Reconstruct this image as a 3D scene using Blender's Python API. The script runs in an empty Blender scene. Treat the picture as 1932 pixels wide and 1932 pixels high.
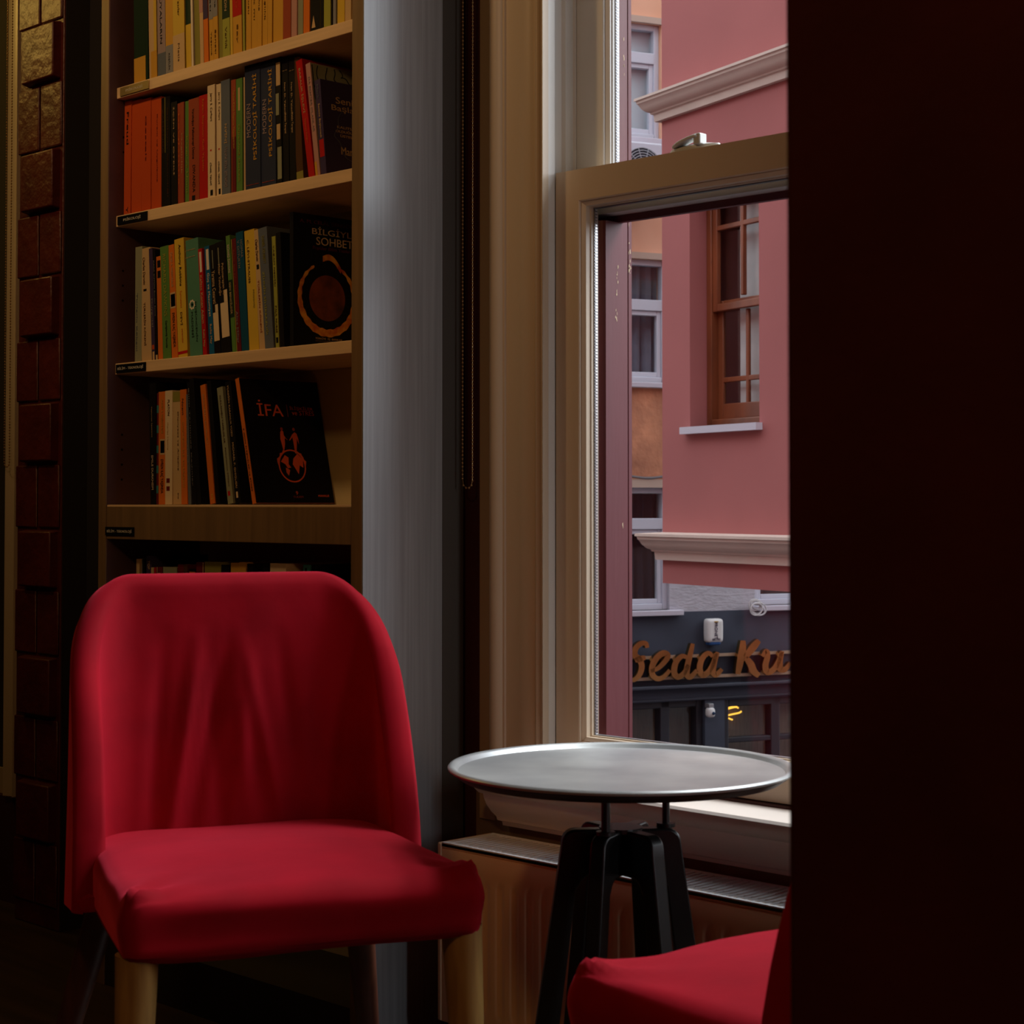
import bpy, bmesh, math, random
from math import sin, cos, pi, sqrt, radians, atan2
from mathutils import Vector, Matrix, noise

random.seed(7)
scene = bpy.context.scene
COL = scene.collection

# ------------------------------------------------------------------ camera
F_PX, CY, PITCH = 3416.0, 860.0, radians(1.54)
CAM = Vector((0.0, -2.227, 0.95))
R2 = sqrt(0.5)
FWD = Vector((-cos(PITCH) * R2, cos(PITCH) * R2, sin(PITCH)))
RGT = Vector((R2, R2, 0.0))
UPV = RGT.cross(FWD)
cam_data = bpy.data.cameras.new('camera')
cam = bpy.data.objects.new('camera', cam_data)
COL.objects.link(cam)
cam.location = CAM
rot = Matrix((RGT, UPV, -FWD)).transposed()
cam.rotation_euler = rot.to_euler()
cam_data.sensor_width = 36.0
cam_data.sensor_fit = 'HORIZONTAL'
cam_data.lens = F_PX / 1932.0 * 36.0
cam_data.shift_y = -(966.0 - CY) / 1932.0
cam_data.clip_start = 0.02
cam_data.clip_end = 200
cam_data.dof.use_dof = True
cam_data.dof.focus_distance = 4.3
cam_data.dof.aperture_fstop = 16.0
scene.camera = cam

# ------------------------------------------------------------------ view, sky, lights
scene.view_settings.view_transform = 'Standard'
scene.view_settings.look = 'None'
scene.view_settings.gamma = 1.0
scene.view_settings.exposure = 0.0
scene.view_settings.use_curve_mapping = False
scene.cycles.use_denoising = True
scene.cycles.max_bounces = 8
scene.cycles.diffuse_bounces = 4
scene.cycles.glossy_bounces = 4
scene.cycles.transparent_max_bounces = 16
scene.cycles.caustics_reflective = False
scene.cycles.caustics_refractive = False
scene.cycles.sample_clamp_indirect = 4.0

world = bpy.data.worlds.new('overcast_sky')
scene.world = world
world.use_nodes = True
wn = world.node_tree
wn.nodes['Background'].inputs[0].default_value = (0.86, 0.93, 1.0, 1)
wn.nodes['Background'].inputs[1].default_value = 2.15

def light(name, kind, loc, target, energy, color, size=1.0, size_y=None, spot=None, blend=0.5, spread=None):
    d = bpy.data.lights.new(name, kind)
    d.energy = energy
    d.color = color
    if kind == 'AREA':
        d.shape = 'RECTANGLE'
        d.size = size
        d.size_y = size_y or size
        if spread: d.spread = spread
    else:
        d.shadow_soft_size = size
    if kind == 'SPOT':
        d.spot_size = spot
        d.spot_blend = blend
    o = bpy.data.objects.new(name, d)
    COL.objects.link(o)
    o.location = loc
    if target is not None:
        o.rotation_euler = (Vector(target) - Vector(loc)).to_track_quat('-Z', 'Y').to_euler()
    return o

# added area lamps outside the sash window, boosting the sky's light indoors
light('daylight_key', 'AREA', (-1.0, 2.2, 4.6), (-1.7, -0.6, 0.5), 330, (0.88, 0.94, 1.0), 2.0, 1.6)
light('daylight_oblique', 'AREA', (0.9, 2.9, 2.6), (-2.3, -0.2, 1.2), 62, (0.86, 0.93, 1.0), 1.5, 1.8)
# daylight outside the window of the far right wall
light('daylight_side', 'AREA', (1.95, -0.22, 1.5), (-2.3, -0.2, 1.3), 17, (0.88, 0.94, 1.0), 0.36, 2.0)
# warm ceiling spots of the room
light('ceiling_spot_shelf', 'SPOT', (-2.95, -1.8, 2.95), (-2.9, -0.2, 1.95), 50, (1.0, 0.62, 0.28), 0.10, spot=radians(64), blend=0.9)
light('ceiling_spot_pier', 'AREA', (-4.55, -0.62, 2.42), (-3.65, -0.05, 2.0), 2.9, (1.0, 0.60, 0.12), 0.3, 0.3)
light('ceiling_lamp_room', 'POINT', (-0.5, -2.5, 2.6), None, 27, (1.0, 0.54, 0.20), 0.12)

# ------------------------------------------------------------------ pixel helpers (the photograph's 1932 px frame)
def ray(px, py):
    return (FWD + RGT * ((px - 966.0) / F_PX) + UPV * ((CY - py) / F_PX)).normalized()

def hit(px, py, y):
    """world point where the line of sight meets the plane parallel to the window wall at depth y"""
    d = ray(px, py)
    t = (y - CAM.y) / d.y
    return CAM + d * t

def cw(X, d):
    """camera floor coordinates (right, forward) to world x, y"""
    return ((X - d) * R2, (X + d) * R2 + CAM.y)

class Frame:
    """a facade: origin, direction along it (u), outward normal (n)"""
    def __init__(self, px, dist, vp, toward):
        X = (px - 966.0) / F_PX * dist
        self.o = Vector((*cw(X, dist), 0))
        t = (vp - 966.0) / F_PX
        L = sqrt(1 + t * t)
        u = (t / L, 1 / L)
        if u[0] < 0: u = (-u[0], -u[1])
        a = cw(*u); z = cw(0, 0)
        self.u = Vector((a[0] - z[0], a[1] - z[1], 0)).normalized()
        n = Vector((self.u.y, -self.u.x, 0))
        if n.dot(CAM - self.o) < 0: n = -n
        self.n = n
    def at(self, s, z, out=0.0):
        return self.o + self.u * s + self.n * out + Vector((0, 0, z))
    def hit(self, px, py, out=0.0):
        d = ray(px, py)
        p0 = self.o + self.n * out
        t = (p0 - CAM).dot(self.n) / d.dot(self.n)
        p = CAM + d * t
        return ((p - self.o).dot(self.u), p.z)

# ------------------------------------------------------------------ object helpers
def tag(o, label=None, cat=None, group=None, kind=None):
    if label: o['label'] = label
    if cat: o['category'] = cat
    if group: o['group'] = group
    if kind: o['kind'] = kind
    return o

def thing(name, label, cat, loc=(0, 0, 0), rz=0.0, group=None, ry=0.0):
    o = bpy.data.objects.new(name, None)
    o.empty_display_size = 0.05
    COL.objects.link(o)
    o.location = loc
    o.rotation_euler = (0, ry, rz)
    return tag(o, label, cat, group)

def structure(name, loc=(0, 0, 0)):
    o = bpy.data.objects.new(name, None)
    COL.objects.link(o)
    o.location = loc
    o['kind'] = 'structure'
    return o

class MB:
    def __init__(self):
        self.v = []; self.f = []; self.m = []
    def add(self, verts, faces, mi=0):
        b = len(self.v)
        self.v += [tuple(p) for p in verts]
        self.f += [tuple(i + b for i in f) for f in faces]
        self.m += [mi] * len(faces)
        return self
    def box(self, x0, x1, y0, y1, z0, z1, mi=0):
        v = [(x0, y0, z0), (x1, y0, z0), (x1, y1, z0), (x0, y1, z0), (x0, y0, z1), (x1, y0, z1), (x1, y1, z1), (x0, y1, z1)]
        return self.add(v, [(0, 3, 2, 1), (4, 5, 6, 7), (0, 1, 5, 4), (1, 2, 6, 5), (2, 3, 7, 6), (3, 0, 4, 7)], mi)
    def fbox(self, fr, s0, s1, z0, z1, o0, o1, mi=0):
        """a box in a facade frame, o = distance out of the facade"""
        v = [fr.at(s, z, o) for z in (z0, z1) for (s, o) in ((s0, o1), (s1, o1), (s1, o0), (s0, o0))]
        return self.add(v, [(0, 3, 2, 1), (4, 5, 6, 7), (0, 1, 5, 4), (1, 2, 6, 5), (2, 3, 7, 6), (3, 0, 4, 7)], mi)
    def prism(self, pts, vec, mi=0):
        n = len(pts); vec = Vector(vec)
        a = [Vector(p) for p in pts]
        b = [p + vec for p in a]
        fs = [tuple(range(n))[::-1], tuple(range(n, 2 * n))]
        fs += [(i, (i + 1) % n, (i + 1) % n + n, i + n) for i in range(n)]
        return self.add(a + b, fs, mi)
    def loft(self, rings, closed=True, caps=True, mi=0):
        n = len(rings[0]); v = [p for r in rings for p in r]; fs = []
        for k in range(len(rings) - 1):
            for i in range(n if closed else n - 1):
                j = (i + 1) % n
                fs.append((k * n + i, k * n + j, (k + 1) * n + j, (k + 1) * n + i))
        if caps:
            fs.append(tuple(range(n))[::-1]); fs.append(tuple((len(rings) - 1) * n + i for i in range(n)))
        return self.add(v, fs, mi)
    def tube(self, pts, r, n=8, mi=0, caps=True):
        pts = [Vector(p) for p in pts]
        rings = []
        ref = None
        for i, p in enumerate(pts):
            t = (pts[min(i + 1, len(pts) - 1)] - pts[max(i - 1, 0)]).normalized()
            if ref is None:
                ref = t.orthogonal().normalized()
            ref = (ref - t * ref.dot(t)).normalized()
            b = t.cross(ref)
            rr = r[i] if isinstance(r, (list, tuple)) else r
            rings.append([p + (ref * cos(2 * pi * k / n) + b * sin(2 * pi * k / n)) * rr for k in range(n)])
        return self.loft(rings, True, caps, mi)
    def lathe(self, prof, n=32, c=(0, 0, 0), mi=0):
        """prof: list of (r, z)"""
        rings = [[(c[0] + r * cos(2 * pi * k / n), c[1] + r * sin(2 * pi * k / n), c[2] + z) for k in range(n)] for r, z in prof]
        return self.loft(rings, True, True, mi)
    def ball(self, c, r, n=6, m=4, mi=0):
        prof = [(max(1e-4, r * sin(pi * k / m)), -r * cos(pi * k / m)) for k in range(m + 1)]
        return self.lathe(prof, n, c, mi)
    def build(self, name, mats, parent=None, smooth=False, bevel=0.0, seg=2, subsurf=0, angle=38, local=None):
        me = bpy.data.meshes.new(name)
        v = self.v
        if local is not None:
            inv = local.inverted()
            v = [tuple(inv @ Vector(p)) for p in v]
        me.from_pydata(v, [], self.f)
        if not isinstance(mats, (list, tuple)): mats = [mats]
        for m in mats: me.materials.append(m)
        if len(mats) > 1: me.polygons.foreach_set('material_index', self.m)
        bm = bmesh.new(); bm.from_mesh(me)
        bmesh.ops.recalc_face_normals(bm, faces=bm.faces)
        bm.to_mesh(me); bm.free()
        if smooth or bevel:
            me.polygons.foreach_set('use_smooth', [True] * len(me.polygons))
            if not subsurf: me.set_sharp_from_angle(angle=radians(angle))
        me.update()
        o = bpy.data.objects.new(name, me)
        COL.objects.link(o)
        if parent: o.parent = parent
        if bevel:
            b = o.modifiers.new('bevel', 'BEVEL'); b.width = bevel; b.segments = seg; b.limit_method = 'ANGLE'; b.angle_limit = radians(40)
        if subsurf:
            s = o.modifiers.new('subsurf', 'SUBSURF'); s.levels = subsurf; s.render_levels = subsurf
        return o

def L(o):
    """matrix of a thing that was just placed (before the depsgraph has run)"""
    return Matrix.LocRotScale(o.location, o.rotation_euler, None)

def struct(name, mb, m, **k):
    o = mb.build(name, m, **k); o['kind'] = 'structure'; return o

def srgb(r, g, b):
    f = lambda c: (c / 255 / 12.92) if c / 255 <= 0.04045 else ((c / 255 + 0.055) / 1.055) ** 2.4
    return (f(r), f(g), f(b))

MATS = {}
def mat(name, color, rough=0.6, metal=0.0, var=0.0, scale=8.0, bump=0.0, bscale=60.0, stretch=(1, 1, 1), spec=0.5, sheen=0.0, sheen_tint=(1, 1, 1), coat=0.0, color2=None, emit=None, estr=0.0, dist=0.002):
    if name in MATS: return MATS[name]
    m = bpy.data.materials.new(name); m.use_nodes = True
    nt = m.node_tree; b = nt.nodes['Principled BSDF']
    b.inputs['Base Color'].default_value = (*color, 1)
    b.inputs['Roughness'].default_value = rough
    b.inputs['Metallic'].default_value = metal
    b.inputs['Specular IOR Level'].default_value = spec
    b.inputs['Sheen Weight'].default_value = sheen
    b.inputs['Sheen Tint'].default_value = (*sheen_tint, 1)
    b.inputs['Coat Weight'].default_value = coat
    if emit:
        b.inputs['Emission Color'].default_value = (*emit, 1); b.inputs['Emission Strength'].default_value = estr
    if var or color2 or bump:
        tc = nt.nodes.new('ShaderNodeTexCoord'); mp = nt.nodes.new('ShaderNodeMapping')
        nt.links.new(tc.outputs['Object'], mp.inputs[0]); mp.inputs['Scale'].default_value = stretch
    if var or color2:
        nz = nt.nodes.new('ShaderNodeTexNoise'); nz.inputs['Scale'].default_value = scale; nz.inputs['Detail'].default_value = 5
        nt.links.new(mp.outputs[0], nz.inputs['Vector'])
        rp = nt.nodes.new('ShaderNodeValToRGB')
        rp.color_ramp.elements[0].position = 0.35; rp.color_ramp.elements[1].position = 0.65
        c2 = color2 or tuple(min(1, c * (1 + var)) for c in color)
        c1 = color if color2 else tuple(c * (1 - var) for c in color)
        rp.color_ramp.elements[0].color = (*c1, 1); rp.color_ramp.elements[1].color = (*c2, 1)
        nt.links.new(nz.outputs['Fac'], rp.inputs[0]); nt.links.new(rp.outputs[0], b.inputs['Base Color'])
    if bump:
        n2 = nt.nodes.new('ShaderNodeTexNoise'); n2.inputs['Scale'].default_value = bscale; n2.inputs['Detail'].default_value = 6
        nt.links.new(mp.outputs[0], n2.inputs['Vector'])
        bp = nt.nodes.new('ShaderNodeBump'); bp.inputs['Strength'].default_value = bump; bp.inputs['Distance'].default_value = dist
        nt.links.new(n2.outputs['Fac'], bp.inputs['Height']); nt.links.new(bp.outputs[0], b.inputs['Normal'])
    MATS[name] = m
    return m

def flat(rgb, rough=0.55):
    """a plain printed / painted colour given as 0..1 reflectance"""
    key = 'ink_%02x%02x%02x_%d' % (*[int(255 * min(1, c) ** (1 / 2.2)) for c in rgb], int(rough * 100))
    return mat(key, rgb, rough + .05, spec=0.05)

def glass_mat(name, tint=(1, 1, 1), refl=0.08):
    if name in MATS: return MATS[name]
    m = bpy.data.materials.new(name); m.use_nodes = True; nt = m.node_tree
    nt.nodes.remove(nt.nodes['Principled BSDF']); out = nt.nodes['Material Output']
    tr = nt.nodes.new('ShaderNodeBsdfTransparent'); tr.inputs[0].default_value = (*tint, 1)
    gl = nt.nodes.new('ShaderNodeBsdfGlossy'); gl.inputs['Roughness'].default_value = 0.02
    lw = nt.nodes.new('ShaderNodeLayerWeight'); lw.inputs['Blend'].default_value = 0.5
    pw = nt.nodes.new('ShaderNodeMath'); pw.operation = 'POWER'; pw.inputs[1].default_value = 4.0
    mu = nt.nodes.new('ShaderNodeMath'); mu.operation = 'MULTIPLY_ADD'; mu.inputs[1].default_value = 0.7; mu.inputs[2].default_value = refl / 2
    mu.use_clamp = True
    mx = nt.nodes.new('ShaderNodeMixShader')
    nt.links.new(lw.outputs['Facing'], pw.inputs[0]); nt.links.new(pw.outputs[0], mu.inputs[0]); nt.links.new(mu.outputs[0], mx.inputs[0])
    nt.links.new(tr.outputs[0], mx.inputs[1]); nt.links.new(gl.outputs[0], mx.inputs[2]); nt.links.new(mx.outputs[0], out.inputs[0])
    MATS[name] = m
    return m

TXT = {}
def text_part(parent, name, s, c, right, up, length, height, m, depth=0.0003, label=None):
    """lettering s, centred at c (parent's local space), fitted to length x height"""
    key = s
    if key not in TXT:
        cu = bpy.data.curves.new('txt', 'FONT'); cu.body = s; cu.extrude = 0.01
        cu.resolution_u = 3
        ob = bpy.data.objects.new('txt', cu); COL.objects.link(ob)
        dg = bpy.context.evaluated_depsgraph_get(); dg.update()
        me = bpy.data.meshes.new_from_object(ob.evaluated_get(dg))
        vs = [v.co.copy() for v in me.vertices]; fs = [tuple(p.vertices) for p in me.polygons]
        bpy.data.objects.remove(ob); bpy.data.curves.remove(cu); bpy.data.meshes.remove(me)
        TXT[key] = (vs, fs)
    vs, fs = TXT[key]
    x0 = min(v.x for v in vs); x1 = max(v.x for v in vs); y0 = min(v.y for v in vs); y1 = max(v.y for v in vs)
    right = Vector(right).normalized(); up = Vector(up).normalized(); nrm = right.cross(up)
    c = Vector(c); sx = length / (x1 - x0); sy = height / (y1 - y0)
    out = [c + right * ((v.x - (x0 + x1) / 2) * sx) + up * ((v.y - (y0 + y1) / 2) * sy) + nrm * (v.z / 0.01 * depth) for v in vs]
    mb = MB(); mb.add(out, fs)
    o = mb.build(name, m, parent)
    if label: o['label'] = label
    return o

def grid_wall(mb, P, s0, s1, z0, z1, holes, thick, mi=0):
    """a slab with rectangular holes; P(s, z, out) gives the point; holes = [(s0, s1, z0, z1)]"""
    S = sorted({s0, s1, *[h[0] for h in holes], *[h[1] for h in holes]}); Z = sorted({z0, z1, *[h[2] for h in holes], *[h[3] for h in holes]})
    S = [s for s in S if s0 <= s <= s1]; Z = [z for z in Z if z0 <= z <= z1]
    solid = lambda i, j: 0 <= i < len(S) - 1 and 0 <= j < len(Z) - 1 and not any(h[0] <= (S[i] + S[i + 1]) / 2 <= h[1] and h[2] <= (Z[j] + Z[j + 1]) / 2 <= h[3] for h in holes)
    for i in range(len(S) - 1):
        for j in range(len(Z) - 1):
            if not solid(i, j): continue
            a, b, c, d = S[i], S[i + 1], Z[j], Z[j + 1]
            q = [P(a, c, 0), P(b, c, 0), P(b, d, 0), P(a, d, 0), P(a, c, -thick), P(b, c, -thick), P(b, d, -thick), P(a, d, -thick)]
            fs = [(0, 1, 2, 3), (5, 4, 7, 6)]
            if not solid(i - 1, j): fs.append((0, 3, 7, 4))
            if not solid(i + 1, j): fs.append((1, 5, 6, 2))
            if not solid(i, j - 1): fs.append((0, 4, 5, 1))
            if not solid(i, j + 1): fs.append((3, 2, 6, 7))
            mb.add(q, fs, mi)
    return mb

def spline(pts, n=6):
    """Catmull-Rom through the points"""
    pts = [Vector(p) for p in pts]; out = []
    for i in range(len(pts) - 1):
        p0 = pts[max(i - 1, 0)]; p1 = pts[i]; p2 = pts[i + 1]; p3 = pts[min(i + 2, len(pts) - 1)]
        for k in range(n):
            t = k / n
            out.append(0.5 * ((2 * p1) + (p2 - p0) * t + (2 * p0 - 5 * p1 + 4 * p2 - p3) * t * t + (3 * p1 - p0 - 3 * p2 + p3) * t ** 3))
    out.append(pts[-1])
    return out

# ------------------------------------------------------------------ materials
M_TRIM = mat('cream_paint', (0.56, 0.45, 0.33), 0.38, var=0.05, scale=3, stretch=(1, 1, 0.2))  # white trim with the warm lamplight mixed into its colour
M_TRIM2 = mat('white_paint', (0.62, 0.60, 0.56), 0.38, var=0.04, scale=4)
M_REDPAINT = mat('red_outdoor_paint', (0.115, 0.019, 0.024), 0.5, var=0.18, scale=5, stretch=(1, 1, 0.15), bump=0.25, bscale=70)
M_GLASS = glass_mat('window_glass', refl=0.05)
M_SPACER = mat('spacer_metal', (0.75, 0.76, 0.78), 0.3, 0.9)
M_DARKRED = mat('dark_red_wall_paint', (0.05, 0.006, 0.007), 0.75, var=0.15, scale=6, bump=0.2, bscale=120)
M_PIER = mat('maroon_wall_paint', (0.05, 0.006, 0.006), 0.9, var=0.15, scale=6, bump=0.3, bscale=90, spec=0.2)
M_BLACKWALL = mat('black_wall_paint', (0.012, 0.008, 0.008), 0.8)
M_OLIVE = mat('brown_wall_paint', (0.20, 0.14, 0.075), 0.8, var=0.1, scale=5)
M_SHELF = mat('shelf_board', (0.72, 0.50, 0.29), 0.55, var=0.07, scale=30, stretch=(0.15, 1, 4))
M_CARCASS = mat('bookcase_brown', (0.20, 0.12, 0.055), 0.5, var=0.12, scale=25, stretch=(3, 3, 0.15))
M_INNER = mat('bookcase_inside', (0.10, 0.045, 0.045), 0.6, var=0.1, scale=20)
M_SIDE = mat('grey_laminate', (0.22, 0.22, 0.22), 0.42, var=0.14, scale=22, stretch=(1, 6, 0.12), spec=1.0)
M_BACKP = mat('bookcase_back', (0.52, 0.42, 0.23), 0.7)
M_PAGES = mat('paper', (0.62, 0.52, 0.36), 0.85, var=0.06, scale=300, stretch=(1, 0.05, 0.05))
M_BLACK = mat('black_lacquer', (0.006, 0.005, 0.005), 0.35, var=0.2, scale=30)
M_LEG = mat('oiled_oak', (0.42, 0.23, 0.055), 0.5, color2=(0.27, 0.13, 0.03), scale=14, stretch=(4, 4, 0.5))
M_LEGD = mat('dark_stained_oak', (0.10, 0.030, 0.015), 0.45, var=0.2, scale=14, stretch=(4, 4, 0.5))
M_RAD = mat('radiator_enamel', (0.78, 0.53, 0.32), 0.35)
M_RADTOP = mat('radiator_white', (0.88, 0.88, 0.88), 0.4)
M_FLOOR = mat('dark_floorboards', (0.055, 0.028, 0.014), 0.45, var=0.3, scale=10, stretch=(0.3, 3, 1))
M_VELVET = mat('red_velvet', (0.27, 0.002, 0.008), 0.75, var=0.14, scale=9, bump=0.35, bscale=14, spec=0.06, sheen=0.62, sheen_tint=(1.0, 0.07, 0.12), dist=0.004)
M_CEIL = mat('ceiling_paint', (0.12, 0.08, 0.06), 0.8)
# ================================================================== SETTING: THE ROOM
ROOM_X0, ROOM_X1, ROOM_Y0, ROOM_H, WALL_T = -5.0, 1.7, -5.0, 3.1, 0.13
XJ = hit(1035, 900, 0.0).x          # left jamb of the sash window
XR, WZ0, WZ1 = -0.5, 0.494, 2.62    # right jamb, bottom and top of the opening
mb = MB(); mb.box(ROOM_X0, ROOM_X1, ROOM_Y0, WALL_T, -0.1, 0)
struct('floor', mb, M_FLOOR)
mb = MB(); mb.box(ROOM_X0, ROOM_X1, ROOM_Y0, WALL_T, ROOM_H, ROOM_H + 0.1)
struct('ceiling', mb, M_CEIL)
mb = MB(); grid_wall(mb, lambda s, z, o: (s, -o, z), ROOM_X0, ROOM_X1, 0, ROOM_H, [(XJ - .012, XR + .012, WZ0, WZ1), (-4.75, -3.86, 0.25, 2.6)], WALL_T)
struct('wall_front', mb, M_DARKRED)
mb = MB(); mb.box(ROOM_X0 - 0.1, ROOM_X0, ROOM_Y0, WALL_T, 0, ROOM_H)
struct('wall_left', mb, M_DARKRED)
mb = MB(); mb.box(ROOM_X0 - 0.1, ROOM_X1 + 0.1, ROOM_Y0 - 0.1, ROOM_Y0, 0, ROOM_H)
struct('wall_back', mb, M_DARKRED)
mb = MB(); grid_wall(mb, lambda s, z, o: (ROOM_X1 - o, s, z), ROOM_Y0, WALL_T, 0, ROOM_H, [(-0.45, -0.02, 0.45, 2.6)], 0.15)
struct('wall_right', mb, M_DARKRED)
# the dark pier close to the camera, right of the picture
mb = MB(); px_edge = hit(1480, 900, -1.332).x
mb.box(px_edge, -0.2, -1.332, -1.06, 0, ROOM_H)
struct('wall_pier', mb, M_PIER, bevel=0.006, seg=3)
# black wall strip between the brick pier and the bookcase
mb = MB(); mb.box(hit(118, 900, -0.012).x, hit(200, 900, -0.012).x, -0.012, 0, 0, ROOM_H)
struct('trim_1', mb, M_BLACKWALL)
# painted wall under the window
mb = MB(); mb.box(hit(902, 900, 0).x, XR + 0.2, -0.004, 0, 0, 0.47)
struct('trim_2', mb, M_OLIVE)
mb = MB(); mb.box(XR + 0.1, ROOM_X1, -0.015, 0, 0, 0.1)
struct('baseboard_front', mb, M_BLACKWALL)

# ---- brick pier with raised quoin blocks, far left
m_brick = mat('painted_masonry', (0.085, 0.010, 0.006), 0.42, var=0.2, scale=12, bump=0.9, bscale=45, dist=0.004)
yq = -0.077
xa, xb = hit(33, 900, yq).x, hit(115, 900, yq).x
mb = MB(); mb.box(xa, xb, yq, 0, 0, ROOM_H)
zs = [hit(66, y, yq).z for y in (60, 160, 295, 400, 530, 635, 765, 870, 1003, 1105, 1240, 1345, 1475, 1578, 1710)]
xo0, xo1 = hit(36, 900, yq - 0.02).x, hit(95, 900, yq - 0.02).x
for k in range(0, 14, 2):
    za, zb = zs[k + 1], zs[k]
    # bevelled raised block
    q = [(xo0 - 0.004, yq, za - 0.004), (xb - 0.012, yq, za - 0.004), (xb - 0.012, yq, zb + 0.004), (xo0 - 0.004, yq, zb + 0.004),
         (xo0, yq - 0.022, za), (xo1, yq - 0.022, za), (xo1, yq - 0.022, zb), (xo0, yq - 0.022, zb)]
    mb.add(q, [(4, 5, 6, 7), (0, 1, 5, 4), (1, 2, 6, 5), (2, 3, 7, 6), (3, 0, 4, 7)])
xm = hit(74, 900, yq).x
for k in range(1, 14, 2):           # the pairs of flat blocks between, with a joint
    za, zb = zs[k + 1], zs[k]
    mb.box(xa + 0.002, xm - 0.004, yq - 0.006, yq, za + 0.01, zb - 0.01)
    mb.box(xm + 0.004, xb - 0.002, yq - 0.006, yq, za + 0.01, zb - 0.01)
mb.box(xa + 0.002, xm - 0.004, yq - 0.006, yq, zs[0] + 0.01, zs[0] + 0.13)
mb.box(xm + 0.004, xb - 0.002, yq - 0.006, yq, zs[0] + 0.01, zs[0] + 0.13)
struct('wall_brick_pier', mb, m_brick, bevel=0.003)
mb = MB(); mb.box(xb + .0002, xb + .003, yq + .004, -.0125, 0, ROOM_H); struct('trim_3', mb, M_BLACKWALL)

# ---- casing of the next window at the far left
w2 = structure('window_2')
xe = hit(12, 900, -0.02).x; xf = hit(33, 900, -0.02).x
mb = MB(); pr = [(0, 0), (0, 0.02), (0.012, 0.03), (0.03, 0.022), (0.045, 0.022), (0.05, 0.028), (xf - xe, 0.028), (xf - xe, 0)]
mb.prism([(xe + a, -b, 0.26) for a, b in pr], (0, 0, 2.6)); mb.build('window_casing', M_TRIM, w2, smooth=True)
def ring(mb, x0, x1, z0, z1, prof, mi=0):
    """mitred frame: prof = closed list of (inset, y)"""
    C = [[(x0 + i, y, z0 + i), (x1 - i, y, z0 + i), (x1 - i, y, z1 - i), (x0 + i, y, z1 - i)] for i, y in prof]
    n = len(prof); v = [p for r in C for p in r]; fs = []
    for k in range(n):
        for c in range(4):
            fs.append((k * 4 + c, k * 4 + (c + 1) % 4, ((k + 1) % n) * 4 + (c + 1) % 4, ((k + 1) % n) * 4 + c))
    return mb.add(v, fs, mi)
mb = MB(); ring(mb, -4.75, -3.86, 0.25, 2.6, [(0, 0.02), (0, 0.07), (0.06, 0.07), (0.06, 0.02)]); mb.build('window_frame', M_TRIM, w2)
mb = MB(); mb.box(-4.70, -3.91, 0.03, 0.035, 0.3, 2.55); mb.build('roller_blind', mat('blackout_cloth', (0.02, 0.015, 0.012), 0.9), w2)

# ================================================================== SASH WINDOW
w1 = structure('window_1')
CH = 3.0
# casing: flat band and moulded face
xc0, xc1 = hit(906, 900, -0.006).x, hit(931, 900, -0.010).x
mb = MB(); mb.box(xc0, xc1, -0.007, 0, 0.40, CH); mb.build('casing_band', mat('brown_casing_paint', (0.40, 0.29, 0.15), 0.5), w1)
W = XJ - xc1
prof = [(0, 0), (0, .018), (.006, .026), (.016, .029), (.027, .026), (.032, .019), (.036, .019), (.038, .016), (.066, .013), (.070, .016), (.086, .018), (.104, .015), (.106, .012), (.110, .018), (.115, .021), (.119, .018), (.121, .013), (.124, .013), (.126, .019), (.131, .022), (W, .018), (W, 0)]
mb = MB(); mb.prism([(xc1 + a, -b, 0.488) for a, b in prof], (0, 0, CH - 0.488)); mb.build('casing_moulding', M_TRIM, w1, smooth=True, angle=50)
# right hand casing and head, outside the picture
mb = MB(); mb.prism([(XR + W - a, -b, 0.488) for a, b in prof], (0, 0, CH - 0.488)); mb.build('casing_moulding', M_TRIM, w1, smooth=True, angle=50)
mb = MB(); mb.box(XJ, XR, -0.02, 0.1, WZ1, WZ1 + 0.14); mb.build('head_casing', M_TRIM, w1, bevel=0.003)
# jamb liners with the tracks
for s, x in ((1, XJ), (-1, XR)):
    pj = [(-.02, 0), (0, 0), (0, .016), (-.007, .019), (-.007, .040), (0, .043), (0, .056), (-.004, .058), (-.004, .066), (0, .068), (0, .10), (-.02, .10)]
    mb = MB(); mb.prism([(x + s * a, b, WZ0) for a, b in pj], (0, 0, WZ1 - WZ0)); mb.build('jamb', M_TRIM2, w1, smooth=True, angle=30)
# the moulded sill below
ps = [(0.02, .492), (-.088, .490), (-.092, .486), (-.092, .478), (-.086, .468), (-.076, .460), (-.066, .457), (-.064, .450), (-.058, .438), (-.046, .424), (-.034, .414), (-.032, .408), (-.020, .404), (-.018, .397), (0, .396), (0.02, .396)]
xs0 = hit(892, 1468, -0.09).x
mb = MB(); mb.prism([(xs0, a, b) for a, b in ps], (XR + 0.12 - xs0, 0, 0)); mb.build('window_sill', mat('cream_sill_paint', (0.80, 0.69, 0.60), 0.4, var=0.05, scale=5), w1, smooth=True, angle=32)

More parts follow.
